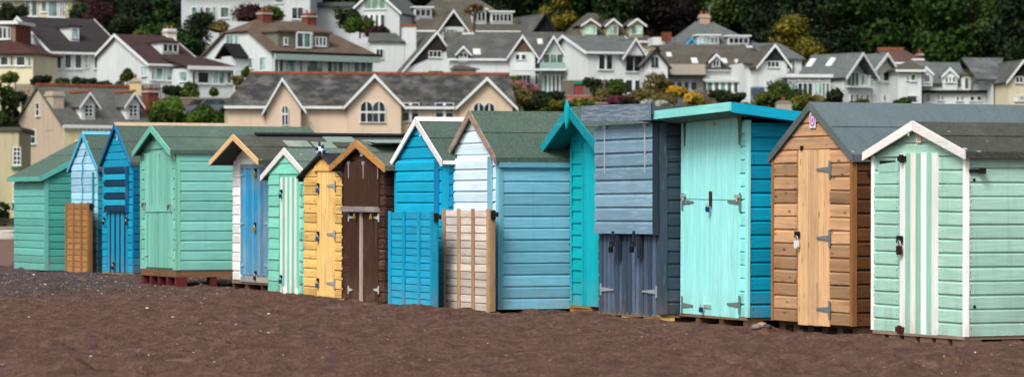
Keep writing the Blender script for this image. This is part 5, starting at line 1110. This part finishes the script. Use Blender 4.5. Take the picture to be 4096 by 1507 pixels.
gwall(2262, 2380, 385, 396, 258, plain('#a5604c', .8), 'pinkish red terrace wall in the garden above the teal finial')
gwall(2230, 2520, 415, 440, 250, STONE, 'grey garden wall just above the pale ice blue hut roof')
gwall(1480, 1560, 395, 415, 250, STONE, 'short stone wall behind the peach building')
e = empty('garden_shed', world(2300, 385, 259), .1, 'small red garden shed with green top below the white houses', 'shed')
g = MB(); g.box(0, .65, 0, 1, 0, .95); g.build('wall', plain('#7d3c34'), e); g = MB(); g.prism([(-.08, -.1, .953), (.73, -.1, .953), (.62, -.1, 1.2), (.03, -.1, 1.2)], (0, 1.2, 0)); g.build('roof', plain('#1f7a5a'), e)
e = empty('outbuilding', world(3106, 432, 245), 0, 'low pale stone outbuilding with red chimney above the wide turquoise roof', 'outbuilding')
g = MB(); g.box(0, 1.15, 0, 1.5, -1, .35); g.build('wall', plain('#9a9284'), e); g = MB(); g.prism([(-.05, -.05, .353), (1.2, -.05, .353), (.9, -.05, .55), (.2, -.05, .55)], (0, 1.6, 0)); g.build('roof', plain('#7d776c'), e); g = MB(); g.box(.4, .68, .3, .6, .5, .85); g.build('chimney', brick(), e)
e = empty('chimney_stack', world(520, 358, 242), .2, 'cream chimney stack with clay pot above the right dormer', 'chimney')
g = MB(); g.box(0, .85, 0, .8, -2, .55); g.build('stack', wmat('#c9b88a'), e); g = MB(); g.add([(-.08, -.08, .553), (.93, -.08, .553), (.93, .88, .553), (-.08, .88, .553), (.3, .3, .85), (.55, .3, .85), (.55, .55, .85), (.3, .55, .85)], [(0, 1, 5, 4), (1, 2, 6, 5), (2, 3, 7, 6), (3, 0, 4, 7), (4, 5, 6, 7), (3, 2, 1, 0)]); g.build('cap', plain('#8c8478'), e); g = MB(); g.tube([(.42, .42, .85), (.42, .42, 1.15)], .12, 8); g.build('pot', RIDGE, e)
# bench, boat at the far left
e = empty('bench', world(6, 912, 150), 0, 'dark wooden slatted bench beside a bush at the left edge', 'bench')
wd = wood('#3a332c', 'x', '#1c1814', .2); g = MB()
for k in range(4): g.box(0, .72, -.28+k*.08, -.22+k*.08, .2, .22)
g.build('seat', wd, e); g = MB(); g.box(0, .72, .06, .09, .42, .46); g.box(0, .72, .06, .09, .22, .25)
for k in range(9): g.box(.02+k*.08, .06+k*.08, .065, .085, .251, .419)
g.build('backrest', wd, e)
for x, y in ((.0, -.28), (.68, -.28), (.0, .04), (.68, .04)): g = MB(); g.box(x, x+.04, y, y+.04, -.1, .2 if y < 0 else .46); g.build('leg', wd, e)
e = empty('rowing_boat', world(-60, 958, 118), .05, 'upturned weathered white rowing boat on the sand at the left edge', 'boat')
g = MB(); n_ = 10; vs = []
for i in range(n_+1):
    t = i/n_; w_ = .42*math.sin(math.pi*min(1, .12+t*.88))**.6; hh = .32*math.sin(math.pi*min(.999, .15+t*.85))**.5
    for a_ in range(7): an = math.pi*a_/6; vs.append((t*1.25, -math.cos(an)*w_, .02+math.sin(an)*hh))
g.add(vs, [(i*7+j, (i+1)*7+j, (i+1)*7+j+1, i*7+j+1) for i in range(n_) for j in range(6)]); g.build('hull', plain('#9a958c', .6, .3, 3), e, True); g = MB(); g.box(0, 1.2, -.02, .02, .3, .36); g.build('keel', plain('#c9c9c4'), e)
gwall(-100, 60, 915, 935, 140, STONE, 'low dark stone ledge behind the boat at the left edge')
# parked cars half hidden behind the hedge
def car(px, py, D, rz, col, label):
    e = empty('parked_car', world(px, py, D), rz, label, 'car', 'cars parked behind the hedge'); L_ = 4.0; prof = [(0, .35), (0, .75), (.25, .85), (1.0, .92), (1.5, 1.38), (2.7, 1.4), (3.4, .98), (3.95, .85), (4.0, .35)]
    g = MB(); g.prism([(x, -.8, z) for x, z in prof], (0, 1.6, 0)); g.build('body', plain(col, .3, .03), e)
    g = MB(); g.prism([(x, -.815, z) for x, z in ((1.12, .93), (1.55, 1.31), (2.65, 1.33), (3.15, .98))], (0, 1.63, 0)); g.build('side_window', GL, e)
    for x in (.75, 3.2):
        for y in (-.83, .65): g = MB(); g.tube([(x, y, .32), (x, y+.18, .32)], .32, 14); w_ = g.build('wheel', BLACK, e); g = MB(); g.tube([(x, y-.01, .32), (x, y+.19, .32)], .17, 10); g.build('hub', STEEL, w_)
car(690, 470, 244, .2, '#6d4a48', 'dull red car parked behind the hedge left of the peach building'); car(742, 470, 240, .1, '#5a6068', 'dark grey car parked behind the hedge left of the peach building')
# ---------------------------------------------------------------- trees and shrubs
def leafm(nm, a, b_, c_=None, rough=.7):
    n = NT(nm, rough); oi = n.n.new('ShaderNodeObjectInfo')
    c = n.mix(n.attr(), C(a), C(b_)); 
    if c_: c = n.mix(n.rng(n.noise(n.map((1, 1, 1)), .8, 3), .45, .62), c, C(c_))
    c = n.bright(c, n.rng(oi.outputs['Random'], 0, 1, .7, 1.25)); n.col(c); n.b.inputs['Subsurface Weight'].default_value = 0; return n.m
def foliage(N, lobes, leaf, seed, asp=1.6, shell=.55):
    r = np.random.default_rng(seed); L = np.array(lobes); w = L[:, 3]**2; w /= w.sum(); k = r.choice(len(L), N, p=w)
    d = r.normal(size=(N, 3)); d /= np.linalg.norm(d, axis=1)[:, None]; rad = L[k, 3]*(shell+(1-shell)*r.random(N)**.6)*(1+.18*r.normal(size=N))
    P = L[k, :3]+d*rad[:, None]*np.array([1, 1, .85])
    nrm = d+r.normal(size=(N, 3))*.55; nrm /= np.linalg.norm(nrm, axis=1)[:, None]
    t = np.cross(nrm, r.normal(size=(N, 3))); t /= np.linalg.norm(t, axis=1)[:, None]; b = np.cross(nrm, t)
    s = leaf*r.uniform(.6, 1.4, N)[:, None]
    V = np.stack([P-t*s*asp*.5, P+b*s*.42+nrm*s*.08, P+t*s*asp*.5, P-b*s*.42+nrm*s*.08], 1).reshape(-1, 3)
    tone = np.clip(.5+.25*r.normal(size=N)+.25*(r.random(len(L))[k]-.5), 0, 1)
    return V.astype(np.float32), tone.astype(np.float32)
def leafobj(name, V, tone, mat, parent=None):
    n = len(V)//4; me = bpy.data.meshes.new(name); me.vertices.add(len(V)); me.vertices.foreach_set('co', V.ravel()); me.loops.add(n*4); me.loops.foreach_set('vertex_index', np.arange(n*4, dtype=np.int32))
    me.polygons.add(n); me.polygons.foreach_set('loop_start', np.arange(0, n*4, 4, dtype=np.int32)); me.update(calc_edges=True)
    a = me.attributes.new('tone', 'FLOAT', 'FACE'); a.data.foreach_set('value', tone); me.materials.append(mat)
    o = bpy.data.objects.new(name, me); COL.objects.link(o)
    if parent: o.parent = parent
    return o
BARK = wood('#4a3d30', 'z', '#2a2018', .1)
def tree_proto(seed, R, H, mat, label, N=6500, leaf=.36, cat='tree', group='trees of the hillside wood'):
    r = random.Random(seed); lobes = []
    for i in range(20):
        a = r.uniform(0, 6.28); q = r.uniform(.1, .95)*R*.75; zz = H*(.12+.78*r.random()); k = 1-abs(zz/H-.62)*1.2
        lobes.append((math.cos(a)*q*k, math.sin(a)*q*k, zz, R*r.uniform(.28, .5)))
    e = empty('broadleaf_tree', (0, 0, 0), 0, label, cat, group); V, t = foliage(N, lobes, leaf, seed)
    leafobj('crown', V, t, mat, e); g = MB(); g.tube([(0, 0, -1), (.1, 0, H*.3), (-.05, .1, H*.75)], R*.07, 8, R*.02)
    for l in lobes[:8]: g.tube([(0, 0, H*.3), (l[0]*.5, l[1]*.5, (H*.3+l[2])*.5), (l[0], l[1], l[2])], R*.03, 5, R*.01)
    g.build('trunk', BARK, e); return e
LF = [leafm('leaves', '#0e1e05', '#2a460f'), leafm('leaves', '#0a1407', '#1b2e0e'), leafm('leaves', '#1c2d0c', '#44581a'), leafm('leaves', '#0d0f08', '#221d10'), leafm('leaves', '#3f3d10', '#716819')]
kinds = ['dark green broadleaf tree in the wood above the houses', 'near black evergreen tree in the wood above the houses', 'mid green broadleaf tree in the wood above the houses', 'brownish dull tree in the wood above the houses']
protos = [tree_proto(100+i, 4.6, 11, LF[i], kinds[i]) for i in range(4)]; used = [False]*4
def put_tree(k, px, py, D, s=1.0, label=None, group=None, rz=None, sz=1.0):
    p = protos[k]; o = p if not used[k] else copy_tree(p); used[k] = True
    w = world(px, py, D); w.z = float(gz(np.array([w.x]), np.array([w.y]))[0]) if py is None else w.z
    o.location = (w.x, w.y, w.z); o.rotation_euler = (0, 0, random.uniform(0, 6.3) if rz is None else rz); o.scale = (s, s, s*sz)
    if label: o['label'] = label
    if group: o['group'] = group
    return o
r = random.Random(42)
def hill_tree(px, D, k, s):
    X = (px-2048)/FPX*D; z = float(gz(np.array([X]), np.array([float(D)]))[0]); py = HOR-(z-EYE)*FPX/D; put_tree(k, px, py, D, s, sz=r.uniform(.85, 1.15))
for D in (326, 332, 339, 347, 356, 366):
    px = -120+r.uniform(0, 120)
    while px < 4260:
        lim = 316 if px > 2550 else 322
        k = r.choices([0, 1, 2, 3], [4, 3, 1.2, 1.5])[0]
        if 3450 < px < 3900 and D < 345: k = r.choice([0, 0, 2])
        if 2500 < px < 2950 and D < 350: k = r.choice([2, 3, 1])
        if px > 3900: k = r.choice([0, 2, 3])
        hill_tree(px, D+r.uniform(-3, 3), k, r.uniform(.75, 1.15)); px += r.uniform(150, 260)
for px, D, k, s in ((2500, 322, 3, .6), (2620, 321, 1, .6), (2720, 320, 3, .6), (3040, 320, 1, .7), (3150, 315, 1, .6), (3250, 314, 1, .7), (3380, 312, 0, .7), (3520, 311, 0, .8), (3640, 312, 0, .8), (3780, 311, 2, .8), (3900, 313, 0, .75), (4010, 311, 2, .7), (4100, 312, 1, .8), (560, 296, 1, .62), (660, 293, 0, .6), (760, 292, 0, .55), (480, 300, 1, .7), (610, 288, 2, .4), (330, 300, 1, .5), (2470, 312, 1, .8), (2580, 314, 3, .8), (3320, 300, 1, .8), (3440, 302, 0, .9), (3760, 298, 0, .9), (3900, 300, 2, .7), (4040, 298, 1, .8), (3200, 305, 1, .9), (3080, 306, 1, .9), (1650, 318, 1, .7), (2000, 318, 1, .7)): hill_tree(px, D, k, s)
def single(px, pyb, D, R, H, mat, label, N=2600, leaf=.22, seed=1, name='shrub', cat='shrub', group='shrubs in the gardens', n=12, low=.02, trunk=True):
    rr = random.Random(seed); lobes = []
    for i in range(n):
        a = rr.uniform(0, 6.28); q = rr.uniform(0, .7)*R; rd_ = min(R*rr.uniform(.3, .5), H*.5); lobes.append((math.cos(a)*q, math.sin(a)*q, max(low*H, (H-rd_)*rr.random()), rd_))
    e = empty(name, world(px, pyb, D), 0, label, cat, group); V, t = foliage(N, lobes, leaf, seed); V[:, 2] = np.maximum(V[:, 2], -.3); leafobj('foliage', V, t, mat, e)
    if trunk:
        g = MB(); g.tube([(0, 0, -.8), (0, 0, H*.6)], R*.06, 6, R*.02)
        for l in lobes[:4]: g.tube([(0, 0, H*.1), (l[0], l[1], l[2])], R*.035, 5, R*.01)
        g.build('stem', BARK, e)
    return e
MG = leafm('leaves', '#1d2a0b', '#425614'); DGN = leafm('leaves', '#0d1508', '#22300e'); YG = leafm('leaves', '#3a4412', '#67691e', '#2c3812'); YF = leafm('blossom', '#9a780e', '#c89f1e', '#4f4c18'); MGT = leafm('blossom', '#44182a', '#6e2a40', '#2a2016'); PK = leafm('blossom', '#8a5a5c', '#a8707a', '#4a4a24'); OL = leafm('leaves', '#4a4624', '#706436'); RD = leafm('leaves', '#2a1014', '#451a1c', '#1c1410'); WHF = leafm('blossom', '#8d8f86', '#c9cbc4', '#4f5a3c'); LG = leafm('leaves', '#2c440e', '#54701a')
# px, base row, D, radius m, height m, material, label
for i, (px, py, D, R, H, m, lb) in enumerate([
    (-15, 520, 215, 1.3, 3.6, MG, 'tall bright green bush at the far left edge above the cream building'),
    (50, 520, 240, 1.2, 3.0, DGN, 'dark green bush left of the tan cottage gable'),
    (8, 905, 155, .45, 1.25, DGN, 'small dark bush behind the bench at the left edge'),
    (160, 330, 258, .9, .6, DGN, 'dark round shrub under the left corner of the charcoal roofed house'),
    (250, 340, 256, 1.1, .55, MG, 'olive shrub left below the six tall dark panes'),
    (335, 340, 256, 1.3, .75, DGN, 'dense dark shrub central below the six tall dark panes'),
    (420, 345, 255, .9, .45, DGN, 'low dark shrub right below the six tall dark panes'),
    (478, 345, 254, .6, .4, YG, 'yellow green shrub between the two dark roofed white houses'),
    (40, 320, 255, .9, .7, YG, 'yellowish shrub before the cream house with brick bay'),
    (510, 318, 262, .7, 1.0, MG, 'green shrub beside the side wall of the brown roofed bungalow'),
    (700, 375, 250, 1.2, .7, DGN, 'left part of the dark hedge before the brown roofed bungalow'),
    (765, 392, 250, 1.0, 1.3, MG, 'tall rounded green bush before the brown roofed bungalow'),
    (855, 378, 252, .45, .5, MG, 'small round shrub against the white bungalow extension'),
    (952, 355, 256, .5, 1.1, OL, 'tall wispy shrub between bungalow and large white house'),
    (985, 310, 262, .5, .9, MG, 'thin green shrub against the large white house gable'),
    (690, 462, 236, 1.6, 1.5, LG, 'bright green bush right of the tan cottage chimney'),
    (640, 492, 234, 1.1, 1.2, MG, 'green bush at the right end of the cottage roof'),
    (770, 492, 236, 1.5, 1.0, LG, 'middle bright bush of the hedge left of the peach building'),
    (860, 500, 236, 1.3, 1.6, MG, 'right bush of the hedge against the peach building'),
    (810, 470, 238, .7, 1.0, MG, 'small upright bush behind the hedge left of the peach building'),
    (2065, 400, 240, 1.6, 1.6, OL, 'olive brown shrub right of the last peach gable'),
    (2045, 350, 262, .7, .6, PK, 'pink flowering shrub left of the glazed gable garden'),
    (2065, 335, 264, .6, .7, YG, 'yellow green shrub under the brown gable windows'),
    (2110, 370, 258, 1.3, 1.1, PK, 'dusty pink shrub under the brown gable'),
    (2190, 412, 252, 1.3, 1.2, DGN, 'round dark green shrub below the glazed gable'),
    (2120, 428, 248, 1.2, .9, DGN, 'dark low shrub above the ice blue hut roof'),
    (2160, 400, 254, 1.0, .7, OL, 'brownish shrub between dark shrubs below the glazed gable'),
    (2245, 438, 248, 1.0, .8, YG, 'light olive shrub right behind the ice blue hut roof'),
    (2330, 430, 248, 1.4, .8, YG, 'lime green shrub left of the teal finial'),
    (2385, 380, 258, 1.0, 1.5, DGN, 'dark upright shrub beside the red garden shed'),
    (2425, 400, 256, 1.1, 1.1, OL, 'olive shrub under the tall white house'),
    (2465, 385, 256, 1.2, 1.4, MG, 'bright green bush under the three ground floor windows'),
    (2480, 424, 250, 1.5, .9, MGT, 'magenta flowering shrub above the slate grey hut'),
    (2560, 400, 254, 1.2, 1.0, OL, 'olive shrub right of the magenta flowers'),
    (2620, 385, 258, 1.4, 2.1, OL, 'tall feathery brown green shrub before the narrow gabled house'),
    (2660, 412, 252, 1.1, .9, OL, 'low olive shrub left of the grey screen'),
    (2600, 428, 248, .8, .6, WHF, 'white flowering shrub above the slate grey hut roof'),
    (2655, 430, 247, .8, .6, WHF, 'white flowering shrub above the turquoise roof left end'),
    (2715, 392, 256, 1.2, 1.0, YF, 'bright yellow flowering shrub under the low white cottages'),
    (2775, 415, 254, .9, .9, YF, 'smaller yellow flowering shrub right of the bigger one'),
    (2880, 392, 258, .9, .7, DGN, 'dark shrub before the glazed sun room'),
    (2935, 400, 256, 1.2, .6, DGN, 'low dark shrub right of the sun room fence'),
    (3050, 412, 252, 1.3, .9, YG, 'yellow green shrub above the blue hut fascia'),
    (3110, 412, 254, 1.7, 1.9, MG, 'large green bush under the black gabled house'),
    (3180, 418, 250, 1.6, 1.4, MG, 'green bush left before the conservatory'),
    (3225, 422, 248, 1.1, 1.0, YG, 'lighter green bush before the conservatory door'),
    (3270, 412, 254, .9, .8, OL, 'reddish olive shrub before the conservatory right end'),
    (3345, 412, 254, 1.1, 1.3, DGN, 'dome shaped dark shrub right of the conservatory'),
    (3440, 414, 254, 1.3, .35, YG, 'low lime shrub strip under the balcony gable'),
    (3615, 414, 254, .9, .5, MG, 'small green shrub before the square white house'),
    (1440, 120, 294, 1.6, 1.4, MG, 'green shrubs under the four narrow dark windows'),
    (1400, 100, 296, 1.6, 1.6, DGN, 'dark bush left of the gabled house with green glazing'),
    (1500, 140, 292, 1.4, .9, RD, 'reddish shrub under the four narrow dark windows'),
    (1010, 75, 296, 2.0, 1.5, RD, 'dark red shrub behind the brown tiled roof'),
    (1100, 80, 296, 1.5, 1.4, MG, 'green bush between the brick chimneys'),
    (420, 95, 296, 2.4, 2.6, RD, 'dark red leaved bush behind the charcoal roof'),
    (500, 118, 292, 1.8, 1.8, DGN, 'dark bush behind the brown roofed bungalow'),
    (560, 145, 288, 1.6, .5, YG, 'yellow green hedge top behind the brown roof ridge'),
    (40, 85, 292, 2.0, 1.8, DGN, 'dark green bush under the cream bungalow windows'),
    (800, 140, 286, 1.8, 2.3, DGN, 'dark green bush below the long white house'),
    (880, 118, 290, 1.4, .9, OL, 'olive shrub left of the half-hipped roof'),
    ]): single(px, py, D, R, H, m, lb, seed=300+i, N=int(1100+900*R), leaf=.17 if D > 200 else .1)
single(2232, 105, 312, 2.0, 4.6, LF[4], 'golden green conical conifer behind the black gabled house', seed=77, name='conifer', cat='tree', group='single trees', N=5000, low=.05)
single(3170, 215, 290, 2.6, 4.2, LF[4], 'yellow green tree behind the right hand grey roofs', seed=78, name='broadleaf_tree', cat='tree', group='single trees', N=4200)
# palm
e = empty('cordyline_palm', world(1895, 118, 298), 0, 'brownish cordyline palm before the white dormers', 'palm tree')
g = MB(); g.tube([(0, 0, -1.5), (.05, 0, 1.2)], .16, 7, .12); 
for q in ((-.5, 1.7), (.5, 1.9), (0, 2.1)): g.tube([(.05, 0, 1.1), (q[0], 0, q[1])], .09, 6, .07)
g.build('trunk', BARK, e); rr = random.Random(9); g = MB()
for q in ((-.5, 1.7), (.5, 1.9), (0, 2.1)):
    for k in range(70):
        a = rr.uniform(0, 6.28); el = rr.uniform(-.9, 1.3); L_ = rr.uniform(.5, .75); dx, dy, dz = math.cos(a)*math.cos(el), math.sin(a)*math.cos(el), math.sin(el); p0 = Vector((q[0], 0, q[1])); p1 = p0+Vector((dx, dy, dz))*L_+Vector((0, 0, -.12)); w_ = Vector((-dy, dx, 0))*.045
        g.add([p0-w_, p0+w_, (p0+p1)/2+w_+Vector((0, 0, .06)), p1, (p0+p1)/2-w_+Vector((0, 0, .06))], [(0, 1, 2, 3, 4)], rr.random())
g.build('fronds', leafm('palm', '#4f4a22', '#8a6a34'), e)
# undergrowth between the houses
rg = np.random.default_rng(5); N = 60000; X = rg.uniform(-62, 62, N); Y = rg.uniform(236, 330, N); Z = gz(X, Y); 
V, t = foliage(N, [(0, 0, 0, .5)], .3, 55); V = V.reshape(N, 4, 3)+np.stack([X, Y, Z], -1)[:, None, :]; o = leafobj('undergrowth', V.reshape(-1, 3).astype(np.float32), t, leafm('leaves', '#1a260e', '#3c4a1c', '#4a4224')); tag(o, 'rough green undergrowth between the hillside gardens', kind='stuff')
